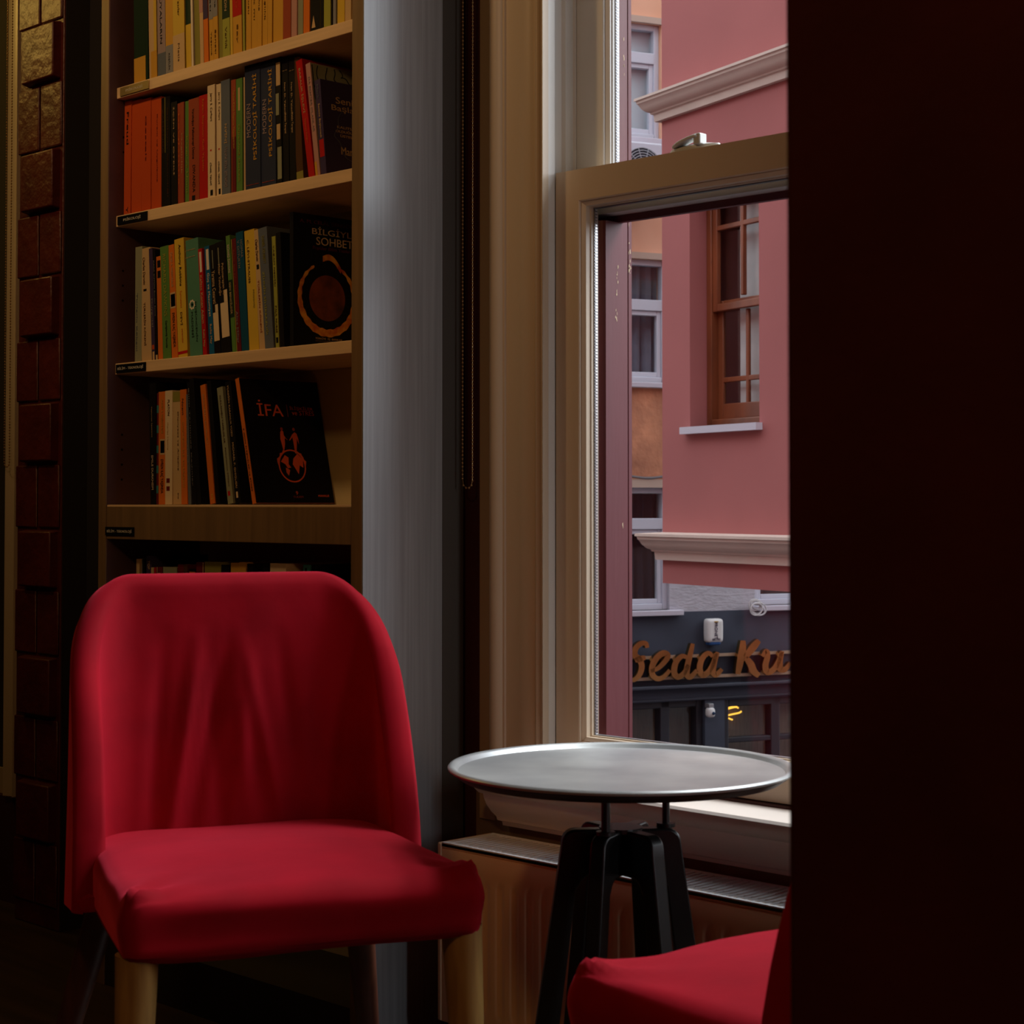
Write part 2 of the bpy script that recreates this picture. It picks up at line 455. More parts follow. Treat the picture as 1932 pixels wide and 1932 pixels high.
def sash(name, z0, z1, y0, y1, yg, w, mat_in, parent):
    e = bpy.data.objects.new(name, None); COL.objects.link(e); e.parent = parent
    x0, x1 = XJ + 0.001, XR - 0.001
    mb = MB(); ring(mb, x0, x1, z0, z1, [(0, y0), (0, y1), (w + .010, y1), (w + .010, yg), (w + .008, yg - .001), (w + .008, y0 + .009), (w + .005, y0 + .007), (w + .002, y0 + .0045), (w + .0004, y0 + .0045), (w + .0002, y0 + .0015), (w - .0015, y0)])
    mb.build('sash_frame', mat_in, e, smooth=True, angle=25)
    mb = MB(); i = w + .006
    mb.box(x0 + i, x1 - i, yg, yg + .004, z0 + i, z1 - i); mb.build('glass_pane', M_GLASS, e)
    mb = MB(); i = w + .0105; ring(mb, x0, x1, z0, z1, [(i, yg + .006), (i, yg + .014), (i + .001, yg + .014), (i + .001, yg + .006)])
    # perforations of the spacer bar, as tiny rivets down the left member
    z = z0 + i
    while z < min(z1 - i, z0 + 1.0):
        mb.box(x0 + i + .001, x0 + i + .0018, yg + .0075, yg + .0125, z, z + .0026); z += .0052
    mb.build('spacer_bar', [mat('spacer_dark', (0.25, 0.25, 0.26), 0.35, 0.6)], e)
    mb = MB()
    z = z0 + i
    while z < min(z1 - i, z0 + 1.0):
        mb.box(x0 + i + .0018, x0 + i + .0022, yg + .0075, yg + .0125, z, z + .0026); z += .0052
    mb.build('spacer_perforation', M_SPACER, e)
    return e
z_rail = hit(1048, 327, 0.017).z
lower = sash('lower_sash', WZ0 + 0.002, z_rail, 0.017, 0.054, 0.037, hit(1092, 900, 0.017).x - XJ, M_TRIM, w1)
upper = sash('upper_sash', 1.448, WZ1 - 0.002, 0.070, 0.101, 0.084, hit(1137, 200, 0.070).x - XJ, M_TRIM2, w1)
# outdoor red cladding of the upper sash and red outer frame
mb = MB(); ring(mb, XJ + 0.001, XR - 0.001, 1.436, WZ1, [(0, .1015), (0, .112), (.070, .112), (.070, .1015)]); mb.build('outer_cladding', M_REDPAINT, upper)
xo = XJ + 0.0705
mb = MB()
for s, x in ((1, XJ), (-1, XR)):
    po = [(0, .056), (.058, .056), (.061, .062), (.066, .066), (.0705, .068), (.0705, .124), (.069, .1245), (.069, .1262), (.0705, .1268), (.0705, .135), (0, .135)]
    mb.prism([(x + s * a, b, WZ0 - .01) for a, b in po], (0, 0, 1.436 - WZ0 + .01))
    po = [(0, .1125), (.0705, .1125), (.0705, .124), (.069, .1245), (.069, .1262), (.0705, .1268), (.0705, .135), (0, .135)]
    mb.prism([(x + s * a, b, 1.436) for a, b in po], (0, 0, WZ1 - 1.436))
mb.build('outer_frame', M_REDPAINT, w1)
mb = MB(); rr = random.Random(4)
for (pxc, y0p, y1p, n) in ((1166, 500, 615, 14), (1136, 830, 1120, 20), (1188, 402, 520, 12), (1175, 980, 1000, 2), (1130, 1180, 1300, 6), (1176, 60, 215, 9)):
    for _ in range(n):
        py = rr.uniform(y0p, y1p); X0 = pxc + rr.uniform(-2, 2) - (4 * (py - y0p) / (y1p - y0p) if pxc == 1166 else 0)
        d = ray(X0, py); t = (xo + .0004 - CAM.x) / d.x; p = CAM + d * t
        h = rr.uniform(.002, .008); wd = rr.uniform(.0008, .0022)
        if p.y < .068 or p.y > .134 or (p.z > 1.43 and p.y < .113): continue
        mb.add([(p.x, p.y, p.z), (p.x, p.y + wd, p.z + h * .3), (p.x, p.y + wd * .8, p.z + h), (p.x, p.y - wd * .2, p.z + h * .7)], [(0, 1, 2, 3)])
mb.build('paint_chip', mat('bare_wood_chips', (0.62, 0.46, 0.30), 0.8), w1)
mb = MB(); mb.box(XJ, XR, .045, .16, WZ0 - .05, WZ0 + .001); mb.build('outer_sill', M_REDPAINT, w1)

# sash lock on the meeting rail
lk = bpy.data.objects.new('sash_lock', None); COL.objects.link(lk); lk.parent = w1
pl = hit(1312, 276, 0.036); lx, lz = pl.x, z_rail
M_LOCK = mat('lock_white', (0.60, 0.61, 0.58), 0.3)
mb = MB(); mb.lathe([(.001, 0), (.052, 0), (.052, .003), (.049, .006), (.030, .009), (.001, .010)], 28)
mb.v = [(lx + x, .036 + y * .32, lz + z * 1.1) for x, y, z in mb.v]
mb.build('lock_base', M_LOCK, lk, smooth=True)
mb = MB(); pts = spline([(lx - .036, .030, lz + .009), (lx - .020, .026, lz + .014), (lx + .005, .024, lz + .019), (lx + .020, .024, lz + .020)], 5)
mb.loft([[(p.x, p.y - .011, p.z - .003), (p.x, p.y + .011, p.z - .003), (p.x, p.y + .010, p.z + .003), (p.x, p.y - .010, p.z + .003)] for p in pts])
mb.box(lx + .012, lx + .026, .015, .033, lz + .006, lz + .024)
mb.build('lock_lever', M_LOCK, lk, smooth=True, bevel=.002)

# ---- blind chains
def chain(x, y, gap, ztop, zbot, label, step=0.0068):
    m = mat('brass_chain', (0.42, 0.24, 0.09), 0.35, 0.55)
    pts = []
    z = ztop
    while z > zbot + gap / 2: pts.append((x - gap / 2, y, z)); z -= step
    n = max(3, int(pi * gap / 2 / step))
    for k in range(1, n): a = pi * k / n; pts.append((x - gap / 2 * cos(a), y, zbot + gap / 2 - gap / 2 * sin(a)))
    z = zbot + gap / 2
    while z < ztop: pts.append((x + gap / 2, y, z)); z += step
    mb = MB()
    for p in pts: mb.ball(p, .0019, 6, 4)
    o = mb.build('blind_chain', m, None, smooth=True, angle=180)
    tag(o, label, 'blind chain')
    mb = MB(); mb.tube(pts, .0005, 4); mb.build('chain_cord', m, o)
    return o
cy_ = -0.035
c0 = hit(873, 500, cy_); c1 = hit(891.5, 500, cy_)
chain((c0.x + c1.x) / 2, cy_, c1.x - c0.x, 2.9, hit(882, 921, cy_).z, 'thin beaded brass blind chain hanging in a loop left of the window casing')
d0 = hit(12, 500, -0.045); d1 = hit(19, 500, -0.045)
chain((d0.x + d1.x) / 2, -0.045, d1.x - d0.x + .006, 2.9, hit(15, 881, -0.045).z, 'dim beaded blind chain at the far left edge beside the brick pier')

# ================================================================== OUTDOORS
FA = Frame(1250, 12.0, -900, True)      # red oriel across the street
FB = Frame(1190, 17.0, 8500, True)      # building behind it
M_BAY = mat('red_render', (0.42, 0.135, 0.128), 0.9, var=0.05, scale=1.2, bump=0.02, bscale=40)
M_STONE = mat('cornice_paint', (0.68, 0.55, 0.47), 0.8, var=0.06, scale=2.5)
M_OUTSILL = mat('pale_stone_sill', (0.60, 0.58, 0.66), 0.6)
mb = MB()
A = FA.at
sh = FA.hit(1302, 800); sr = FA.hit(1433, 797)
h0, h1 = sh[0], sr[0]; hz0 = FA.hit(1302, 806)[1]; hz1 = FA.hit(1400, 318)[1]
zsof = FA.hit(1250, 1100)[1]
BAYW = 4.2
grid_wall(mb, A, 0, BAYW, zsof, 9.0, [(h0, h1, hz0, hz1)], 0.22)
mb.fbox(FA, 0, 0.2, zsof, 9.0, -5, -0.22)
mb.fbox(FA, 0.2, BAYW, zsof, zsof + 0.2, -5, -0.22)
mb.fbox(FA, 0.2, BAYW, zsof + 0.2, 9, -5, -4.8)
bay = mb.build('oriel_building', M_BAY, None)
tag(bay, 'red rendered oriel building across the street with pale cornices and a brown sash window', 'building')
mb = MB(); mb.fbox(FA, 0.2, BAYW, hz0 - .3, hz0 - .2, -4.8, -0.22); mb.fbox(FA, 0.2, BAYW, hz1 + .5, hz1 + .6, -4.8, -0.22)
mb.fbox(FA, h1 + .3, h1 + .4, hz0 - .2, hz1 + .5, -1.6, -0.22)
mb.fbox(FA, 0.2, h1 + .3, hz0 - .2, hz1 + .5, -1.6, -1.5); mb.build('room_inside', mat('dim_room', (0.05, 0.035, 0.045), 0.9), bay)
def cornice(zt, zb, p, name='cornice'):
    H = zt - zb
    pr = [(0, zt + .01), (p, zt), (p, zt - .10 * H), (p * .92, zt - .12 * H), (p * .90, zt - .22 * H), (p * .84, zt - .26 * H), (p * .74, zt - .42 * H), (p * .58, zt - .56 * H), (p * .42, zt - .62 * H), (p * .40, zt - .68 * H), (p * .30, zt - .70 * H), (p * .26, zb), (0, zb)]
    rows = [[A(BAYW, z, o) for o, z in pr], [A(-o, z, o) for o, z in pr], [A(-o, z, -4.9) for o, z in pr]]
    mb = MB(); mb.loft(rows, True, True); mb.build(name, M_STONE, bay, smooth=True, angle=25)
cornice(3.662, 3.500, 0.135)
cornice(0.757, 0.585, 0.135)
mb = MB(); mb.fbox(FA, h0 - .05, h1 + .03, hz0 - .045, hz0, -.2, .05); mb.build('sill_slab', M_OUTSILL, bay)
# brown timber sash in the oriel
M_BROWN = mat('brown_varnish', (0.23, 0.062, 0.022), 0.4, var=0.25, scale=6, stretch=(1, 1, .3))
bw = bpy.data.objects.new('timber_window', None); COL.objects.link(bw); bw.parent = bay
def facade_frame(mb, fr, s0, s1, z0, z1, w, o0, o1, wb=None):
    wb = wb or w
    mb.fbox(fr, s0, s0 + w, z0, z1, o0, o1); mb.fbox(fr, s1 - w, s1, z0, z1, o0, o1)
    mb.fbox(fr, s0 + w, s1 - w, z0, z0 + wb, o0, o1); mb.fbox(fr, s0 + w, s1 - w, z1 - w, z1, o0, o1)
fo = -0.13
hw = h1 - h0
mb = MB(); facade_frame(mb, FA, h0, h1, hz0, hz1, .055, -.21, fo, .05)
zmid0, zmid1 = FA.hit(1345, 590, fo - .02)[1], FA.hit(1345, 566, fo - .02)[1]
a0, a1 = h0 + .055, h1 - .055
facade_frame(mb, FA, a0, a1, zmid0, hz1 - .055, .05, -.175, fo - .01)
facade_frame(mb, FA, a0, a1, hz0 + .05, zmid1 - .01, .06, -.205, -.18, .10)
sm = (a0 + a1) / 2; zt = FA.hit(1345, 432, fo)[1]; zl = FA.hit(1360, 716, fo)[1]
mb.fbox(FA, sm - .017, sm + .017, zmid1, hz1 - .1, -.172, fo - .012); mb.fbox(FA, a0 + .04, a1 - .04, zt - .017, zt + .017, -.171, fo - .013)
mb.fbox(FA, sm - .017, sm + .017, hz0 + .1, zmid0, -.202, -.182); mb.fbox(FA, a0 + .04, a1 - .04, zl - .017, zl + .017, -.201, -.183)
mb.build('timber_frame', M_BROWN, bw, bevel=.006)
M_PANE = mat('reflecting_pane', (0.05, 0.055, 0.06), 0.04, spec=0.9, coat=0.4)
mb = MB(); mb.fbox(FA, a0 + .02, a1 - .02, hz0 + .08, hz1 - .08, -.195, -.19)
mb.build('pane', glass_mat('street_glass', (0.97, 0.98, 0.98), 0.10), bw)
mb = MB(); mb.fbox(FA, a0 + .24 * (a1 - a0), a1, hz0 + .05, hz1, -.26, -.25)  # pale panels stand in for a light building mirrored in the glass
mb.build('curtain_panel', mat('pale_curtain', (0.78, 0.82, 0.82), 0.9, var=.08, scale=9), bw)
mb = MB(); mb.fbox(FA, a0 + .12 * (a1 - a0), a0 + .36 * (a1 - a0), zt, hz1, -.32, -.31)
mb.build('curtain_panel', MATS['pale_curtain'], bw)

# ---- the building behind
B = FB.at
def hb(px, py, o=0.0): return FB.hit(px, py, o)
M_ORANGE = mat('peach_render', (0.85, 0.48, 0.32), 0.95, color2=(0.78, 0.42, 0.27), scale=1.6, bump=0.5, bscale=30)
M_RUST = mat('rust_render', (0.74, 0.33, 0.18), 0.95, color2=(0.40, 0.17, 0.10), scale=2.6, bump=0.8, bscale=22, dist=.01)
M_PALE = mat('rough_pale_render', (0.50, 0.49, 0.54), 0.95, var=.08, scale=6, bump=0.9, bscale=18, dist=.01, stretch=(1, 1, 3))
M_NAVY = mat('navy_render', (0.050, 0.060, 0.088), 0.85, var=.12, scale=2.2, bump=.3, bscale=30)
M_UPVC = mat('white_upvc', (0.62, 0.65, 0.74), 0.4)
zs_ = lambda y, px=1215: hb(px, y)[1]
WL, WR = hb(1060, 700)[0], hb(1262, 700)[0]
W1R = hb(1247, 150)[0]
w_z = [(zs_(262), zs_(44)), (zs_(722), zs_(489)), (zs_(1152), zs_(920))]
z_navy = zs_(1156); z_pale = zs_(906); z_rust = zs_(733)
far = thing('street_building', 'tall building behind the red oriel with peach walls above a navy shop front', 'building', tuple(B(0, 0)))
FI = L(far)
mb = MB(); grid_wall(mb, B, -3, 9, z_rust, 10.5, [(WL, W1R, *w_z[0]), (WL, WR, *w_z[1])], .3); mb.build('peach_wall', M_ORANGE, far, local=FI)
mb = MB(); grid_wall(mb, B, -3, WR + .02, z_pale, z_rust, [], .3); mb.build('rust_wall', M_RUST, far, local=FI)
mb = MB(); w4 = hb(1424, 1130)[0]; w4z = zs_(1142, 1450)
grid_wall(mb, B, WR + .02, 9, z_navy, z_rust, [(w4, w4 + 1.0, w4z, w4z + 1.5)], .3); grid_wall(mb, B, -3, WR + .02, z_navy, z_pale, [(WL, WR, *w_z[2])], .3); mb.build('pale_wall', M_PALE, far, local=FI)
shop_holes = [(hb(1150, 1330)[0], hb(1330, 1330)[0], -2.9, zs_(1323, 1260)), (hb(1367, 1330)[0], hb(1367, 1330)[0] + 1.9, -2.9, zs_(1318, 1420))]
mb = MB(); grid_wall(mb, B, -3, 9, -3.3, z_navy, shop_holes, .3); mb.build('navy_wall', M_NAVY, far, local=FI)
mb = MB(); mb.fbox(FB, -3, 9, -3.3, 10.5, -3.4, -3.3); mb.fbox(FB, -3, 9, 0.4, 0.5, -3.3, -0.31); mb.build('room_inside', MATS['dim_room'], far, local=FI)
def upvc(s0, s1, z0, z1, zm, cur, curm, right=True, folds=0):
    e = bpy.data.objects.new('street_window', None); COL.objects.link(e); e.parent = far
    mb = MB(); facade_frame(mb, FB, s0, s1, z0, z1, .055, -.12, -.04, .06)
    if zm: mb.fbox(FB, s0 + .05, s1 - .05, zm - .055, zm + .05, -.12, -.035); mb.fbox(FB, s0 + .05, s1 - .05, zm - .075, zm - .055, -.11, -.06)
    facade_frame(mb, FB, s0 + .055, s1 - .055, z0 + .06, (zm or z1) - .055, .045, -.11, -.055)
    mb.build('window_frame', M_UPVC, e, bevel=.006, local=FI)
    mb = MB(); mb.fbox(FB, s0 + .03, s1 - .03, z0 + .03, z1 - .03, -.09, -.085); mb.build('pane', glass_mat('street_glass'), e, local=FI)
    mb = MB()
    if folds:
        pts = []
        for k in range(folds * 8 + 1):
            s = s0 + (s1 - s0) * k / (folds * 8)
            pts.append((s, -.24 + .035 * sin(2 * pi * k / 8) + .012 * sin(k * 1.7)))
        mb.loft([[B(s, z0, o) for s, o in pts] + [B(s, z0, o - .006) for s, o in pts[::-1]], [B(s, z1, o) for s, o in pts] + [B(s, z1, o - .006) for s, o in pts[::-1]]])
    else:
        mb.fbox(FB, s0 + .01, s1 - .01, z0 + .01, z1 - .01, -.15, -.145)
    mb.build('curtain', curm, e, smooth=folds > 0, local=FI)
    mb = MB(); mb.fbox(FB, s0 - .04, s1 + .12, z0 - .05, z0, -.1, .07); mb.build('sill_slab', M_OUTSILL, e, bevel=.006, local=FI)
upvc(WL, W1R, *w_z[0], zs_(107), 0, mat('pale_blue_blind', (0.68, 0.80, 0.86), .8))  # flat pale blue panel imitates the sky mirrored in this window
upvc(WL, WR, *w_z[1], zs_(574), 0, mat('blue_grey_curtain', (0.24, 0.29, 0.38), .9, var=.1), folds=9)
upvc(WL, WR, *w_z[2], zs_(988), 0, mat('navy_curtain', (0.020, 0.024, 0.05), .9), folds=11)
upvc(w4, w4 + 1.0, w4z, w4z + 1.5, 0, 0, mat('dark_curtain', (0.03, 0.04, 0.045), .9))
for (z, hgt, o) in ((w_z[1][1], .06, .03), (w_z[2][1], .08, .03), (w_z[0][1], .06, .03)):
    mb = MB(); mb.fbox(FB, WL - .1, WR + .1, z, z + hgt, 0, o)
    mb.build('lintel', mat('lintel_stone', (0.55, 0.42, 0.34), .9), far, local=FI)
mb = MB(); cb = [B(*hb(px, 899 + 3 * sin((px - 1190) / 60 * pi)), .03) for px in range(1170, 1262, 6)]; mb.tube(cb, .012, 6); mb.build('wall_cable', mat('grey_cable', (0.16, 0.15, 0.16), .6), far, smooth=True, local=FI)
mb = MB(); mb.fbox(FB, -3, 9, hb(1300, 1297)[1], hb(1300, 1290)[1], 0, .09); mb.fbox(FB, -3, 9, hb(1300, 1322)[1], hb(1300, 1316)[1], 0, .02); mb.build('shop_ledge', mat('dark_ledge', (0.035, 0.04, 0.06), .6), far, bevel=.01, local=FI)
mb = MB(); mb.fbox(FB, -3, 9, hb(1300, 1284)[1], hb(1300, 1236)[1], 0, .012); mb.build('sign_board', mat('deep_navy', (0.018, 0.022, 0.04), .6), far, local=FI)
# shop windows
M_FRAMEN = mat('shop_frame', (0.018, 0.019, 0.028), .5); M_SLAT = mat('wood_slats', (0.20, 0.125, 0.085), .8, var=.25, scale=24, stretch=(6, 6, .2))
for k, (a, b, c, d) in enumerate(shop_holes):
    e = bpy.data.objects.new('shop_window', None); COL.objects.link(e); e.parent = far
    mb = MB(); facade_frame(mb, FB, a, b, c, d, .07, -.16, -.04)
    ms = (a + b) / 2 + (.1 if k == 0 else -.35)
    mb.fbox(FB, ms - .05, ms + .05, c, d, -.16, -.04)
    if k: mb.fbox(FB, a, b, d - .42, d - .37, -.15, -.05)
    mb.build('window_frame', M_FRAMEN, e, bevel=.008, local=FI)
    mb = MB(); mb.fbox(FB, a, b, c, d, -.12, -.115); mb.build('pane', glass_mat('street_glass'), e, local=FI)
    mb = MB(); mb.fbox(FB, a, b, c, d - .03, -.29, -.27); mb.build('slat_blind', M_SLAT, e, local=FI)
# glowing filament sign in the right hand shop window
gl = bpy.data.objects.new('glow_lamp', None); COL.objects.link(gl)
gp = B(*hb(1381, 1345, -.2), -.2); gl.location = gp
tag(gl, 'glowing yellow filament lamp behind the shop window below the gold letters', 'lamp')
GI = L(gl)
for pts in (((1368, 1341), (1375, 1337), (1388, 1334), (1393, 1336)), ((1369, 1351), (1380, 1348), (1394, 1345), (1399, 1342)), ((1368, 1343), (1371, 1353), (1382, 1358)), ((1371, 1337), (1380, 1334), (1390, 1332))):
    mb = MB(); mb.tube([B(*hb(x, y, -.2), -.2) for x, y in spline([(p[0], p[1], 0) for p in pts], 4) for x, y in [(x, y)]] if False else [B(*hb(p.x, p.y, -.2), -.2) for p in spline([(q[0], q[1], 0) for q in pts], 4)], .008, 6)
    mb.build('filament', mat('filament_glow', (0.9, 0.5, 0.05), .5, emit=(1.0, 0.55, 0.06), estr=1.6), gl, smooth=True, local=GI)
# gold sign letters
sg = thing('shop_sign', 'gold script letters on two rails above the navy shop front', 'sign', tuple(B(*hb(1330, 1250), .06)))
SI = L(sg)
M_GOLD = mat('polished_brass', (0.55, 0.36, 0.14), .10, 1.0, var=.2, scale=5)
def stroke(pts, w0, w1=None, slant=0):
    sp = spline([(p[0], p[1], 0) for p in pts], 5); w1 = w1 or w0
    ls = []; n = len(sp)
    for i, p in enumerate(sp):
        t = (sp[min(i + 1, n - 1)] - sp[max(i - 1, 0)]).normalized(); nn = Vector((-t.y, t.x, 0))
        k = i / (n - 1); w = (w0 + (w1 - w0) * k) * (.62 + .38 * sin(pi * min(1, k * 1.0))) / 2
        ls.append((p + nn * w, p - nn * w))
    rings = []
    for a, b in ls:
        rings.append([B(*hb(a.x, a.y, .08), .10), B(*hb(b.x, b.y, .08), .10), B(*hb(b.x, b.y, .08), .05), B(*hb(a.x, a.y, .08), .05)])
    return rings
LET = {
 'S': [[(1219, 1222), (1217, 1214), (1207, 1214), (1197, 1224), (1196, 1236), (1204, 1243), (1209, 1256), (1205, 1272), (1195, 1282), (1184, 1282)], [(1196, 1246), (1205, 1243), (1216, 1240)]],
 'e': [[(1226, 1266), (1240, 1260), (1254, 1246), (1258, 1236), (1250, 1232), (1238, 1240), (1229, 1256), (1229, 1272), (1238, 1280), (1250, 1277), (1262, 1264)]],
 'd': [[(1294, 1240), (1284, 1238), (1273, 1250), (1270, 1268), (1277, 1277), (1288, 1270), (1297, 1254)], [(1305, 1214), (1301, 1232), (1295, 1256), (1294, 1272), (1301, 1277), (1313, 1264)]],
 'a': [[(1343, 1238), (1334, 1232), (1323, 1242), (1318, 1260), (1323, 1273), (1334, 1268), (1343, 1252), (1349, 1232)], [(1352, 1230), (1346, 1250), (1343, 1266), (1349, 1273), (1360, 1262)]],
 'K': [[(1400, 1208), (1399, 1224), (1395, 1246), (1390, 1272)], [(1430, 1208), (1418, 1222), (1404, 1240)], [(1404, 1240), (1414, 1252), (1420, 1266), (1430, 1275)]],
 'u': [[(1436, 1238), (1444, 1228), (1446, 1238), (1442, 1256), (1446, 1268), (1458, 1262), (1468, 1244), (1472, 1230)], [(1474, 1228), (1470, 1246), (1470, 1262), (1480, 1262), (1490, 1250)]],
}
for ch, sts in LET.items():
    mb = MB()
    for st in sts: mb.loft(stroke(st, 14 if ch == 'K' else 11.5))
    mb.build('letter', M_GOLD, sg, smooth=True, angle=40, local=SI)
for ya, yb in ((1243, 1229), (1281, 1270)):
    a, b = hb(1186, ya, .04), hb(1500, yb, .04)
    zz = (hb(1186, ya, .04)[1] + hb(1500, yb, .04)[1]) / 2
    mb = MB(); mb.fbox(FB, a[0] - .2, b[0], zz - .014, zz + .014, .025, .05); mb.build('rail', mat('brass_rail', (0.52, 0.38, 0.26), .4, .5), sg, local=SI)
def rounded(sx, sy, sz, r, n=8):
    """rounded box surface, points and faces, centred"""
    bm = bmesh.new(); bmesh.ops.create_cube(bm, size=1.0)
    bmesh.ops.subdivide_edges(bm, edges=bm.edges[:], cuts=n, use_grid_fill=True)
    h = Vector((sx / 2, sy / 2, sz / 2)); vs = []
    for v in bm.verts:
        # cluster the cuts towards the rims
        q = Vector([(abs(c) * 2) ** 0.6 * (1 if c > 0 else -1) for c in v.co])
        p = Vector((q.x * h.x, q.y * h.y, q.z * h.z))
        i = Vector([max(-h[k] + r, min(h[k] - r, p[k])) for k in range(3)])
        d = p - i
        vs.append(i + (d.normalized() * r if d.length > 1e-9 else d))
    fs = [tuple(v.index for v in f.verts) for f in bm.faces]; bm.free()
    return vs, fs
# alarm box
al = thing('alarm_box', 'white alarm siren box with dark lettering and blue base above the gold letters', 'alarm box', tuple(B(*hb(1350, 1192), .0)))
AI = L(al)
def fr_put(vs, c, s, z, o): return [B(c[0] + v[0], c[1] + v[2], o + v[1]) for v in vs]
c = hb(1350, 1190, .1); wdt = hb(1365, 1190, .1)[0] - hb(1334, 1190, .1)[0]; hgt = hb(1350, 1168, .1)[1] - hb(1350, 1213, .1)[1]
vs, fs = rounded(wdt, .10, hgt, .028)
mb = MB(); mb.add(fr_put([(v.x * (1 - .10 * abs(v.z / hgt)), v.y, v.z) for v in vs], c, 0, 0, .06), fs); mb.build('housing', mat('alarm_white', (0.74, 0.74, 0.72), .4), al, smooth=True, angle=60, local=AI)
cb2 = hb(1350, 1212, .1); vs, fs = rounded(wdt * .72, .09, hgt * .26, .02)
mb = MB(); mb.add(fr_put(vs, cb2, 0, 0, .055), fs); mb.build('strobe', mat('alarm_blue', (0.02, 0.09, 0.28), .3), al, smooth=True, angle=60, local=AI)
ink = flat((0.05, 0.05, 0.09))
tp = text_part(al, 'lettering', 'PRONET', (0, 0, 0), (0, 0, -1), FB.u, .16, .032, ink, .002)
tp.location = FI.inverted() @ FI @ (AI.inverted() @ B(*c, .1125))
tp = text_part(al, 'lettering', '444 1 911', (0, 0, 0), FB.u, (0, 0, 1), .085, .022, ink, .002)
tp.location = AI.inverted() @ B(c[0], c[1] - hgt * .36, .1115)
mb = MB(); mb.fbox(FB, c[0] - .02, c[0] + .025, c[1] + hgt * .36, c[1] + hgt * .40, .11, .113); mb.build('logo_mark', flat((0.5, 0.3, 0.05)), al, local=AI)
# small dome camera
dc = thing('security_camera', 'small white dome camera on the navy wall between the shop windows', 'camera', tuple(B(*hb(1344, 1343), 0)))
DI = L(dc); c = hb(1344, 1345, .1)
vs, fs = rounded(.085, .09, .10, .035, 5)
mb = MB(); mb.add(fr_put(vs, c, 0, 0, .06), fs); mb.build('housing', MATS['alarm_white'], dc, smooth=True, angle=60, local=DI)
mb = MB(); mb.fbox(FB, c[0] - .025, c[0] + .03, c[1] + .04, c[1] + .085, 0, .08); mb.build('bracket', mat('steel_grey', (0.35, 0.36, 0.38), .4, .5), dc, bevel=.006, local=DI)
mb = MB(); mb.ball(B(c[0] + .01, c[1] - .005, .105), .016, 10, 6); mb.build('lens', flat((0.03, 0.06, 0.12)), dc, smooth=True, local=DI)
# coil of white cable
mb = MB(); rr = random.Random(9); c = hb(1424, 1146, .1)
for k in range(6):
    a = rr.uniform(.05, .11); b_ = rr.uniform(.03, .07); ph = rr.uniform(-.6, .6); ox, oz = rr.uniform(-.05, .05), rr.uniform(-.02, .03)
    mb.tube([B(c[0] + ox + a * cos(t) * cos(ph) - b_ * sin(t) * sin(ph), c[1] + oz + a * cos(t) * sin(ph) + b_ * sin(t) * cos(ph), .10 + .008 * k) for t in [2 * pi * i / 20 for i in range(21)]], .006, 6)
cc = mb.build('cable_coil', mat('white_cable', (0.62, 0.62, 0.62), .5), None, smooth=True)
tag(cc, 'loose coil of thin white cable hanging at the small right window sill', 'cable')
# air conditioner
ac = thing('air_conditioner', 'white air conditioner unit with round fan grille under the upper window', 'air conditioner', tuple(B(*hb(1215, 330, .35), .2)))
CI = L(ac); a0_, z1_ = hb(1180, 264, .4); a1_ = hb(1252, 264, .4)[0]; z0_ = z1_ - .56
mb = MB(); mb.fbox(FB, a1_ - .8, a1_, z0_, z1_, .08, .4); mb.build('housing', M_UPVC, ac, bevel=.02, local=CI)
cg = hb(1213, 292, .41); cgz = z1_ - .26
mb = MB()
for r in [.03 + .0245 * k for k in range(8)]:
    mb.tube([B(cg[0] + r * cos(t), cgz + r * sin(t), .415) for t in [2 * pi * i / 28 for i in range(29)]], .004, 5)
for k in range(12):
    t = 2 * pi * k / 12; mb.tube([B(cg[0] + .03 * cos(t), cgz + .03 * sin(t), .417), B(cg[0] + .2 * cos(t + .25), cgz + .2 * sin(t + .25), .417)], .004, 5)
mb.build('fan_grille', mat('grille_grey', (0.42, 0.44, 0.48), .5), ac, smooth=True, local=CI)
mb = MB(); mb.loft([[B(cg[0] + .2 * cos(t), cgz + .2 * sin(t), o) for t in [2 * pi * i / 28 for i in range(28)]] for o in (.401, .405)]); mb.build('fan_recess', flat((0.06, 0.065, 0.08)), ac, local=CI)
for q in (.7, .12):
    mb = MB(); mb.fbox(FB, a1_ - q, a1_ - q + .04, z0_ - .05, z0_, 0, .38); mb.build('wall_bracket', MATS['steel_grey'], ac, local=CI)
# our own house below and above the room
M_OWN = mat('own_house_render', (0.30, 0.12, 0.10), .9)
mb = MB(); mb.box(ROOM_X0 - 4, ROOM_X1 + 4, ROOM_Y0, WALL_T, -3.4, -0.11); struct('wall_lower_storey', mb, M_OWN)
mb = MB(); mb.box(ROOM_X0 - 4, ROOM_X1 + 4, ROOM_Y0, WALL_T, ROOM_H + .11, 7); struct('wall_upper_storey', mb, M_OWN)
mb = MB(); mb.box(ROOM_X0 - 4, ROOM_X0 - .11, -.5, WALL_T, -.11, ROOM_H + .11); struct('wall_outer_left', mb, M_OWN)
for nm, a_, b_ in (('wall_neighbour_left', ROOM_X0 - 34, ROOM_X0 - 4.01), ('wall_neighbour_right', ROOM_X1 + 4.01, ROOM_X1 + 14)):
    mb = MB(); mb.box(a_, b_, -2.5, WALL_T, -3.4, 7); struct(nm, mb, M_OWN)
mb = MB(); mb.box(16, 18, WALL_T, 40, -3.5, 8); struct('wall_street_end', mb, M_OWN)  # unseen block added to keep open sky out of the far panes
# street
mb = MB(); mb.box(-40, 16, WALL_T, 40, -3.5, -3.4); o = struct('ground_street', mb, mat('asphalt', (0.10, 0.10, 0.105), .9, var=.15, scale=4))
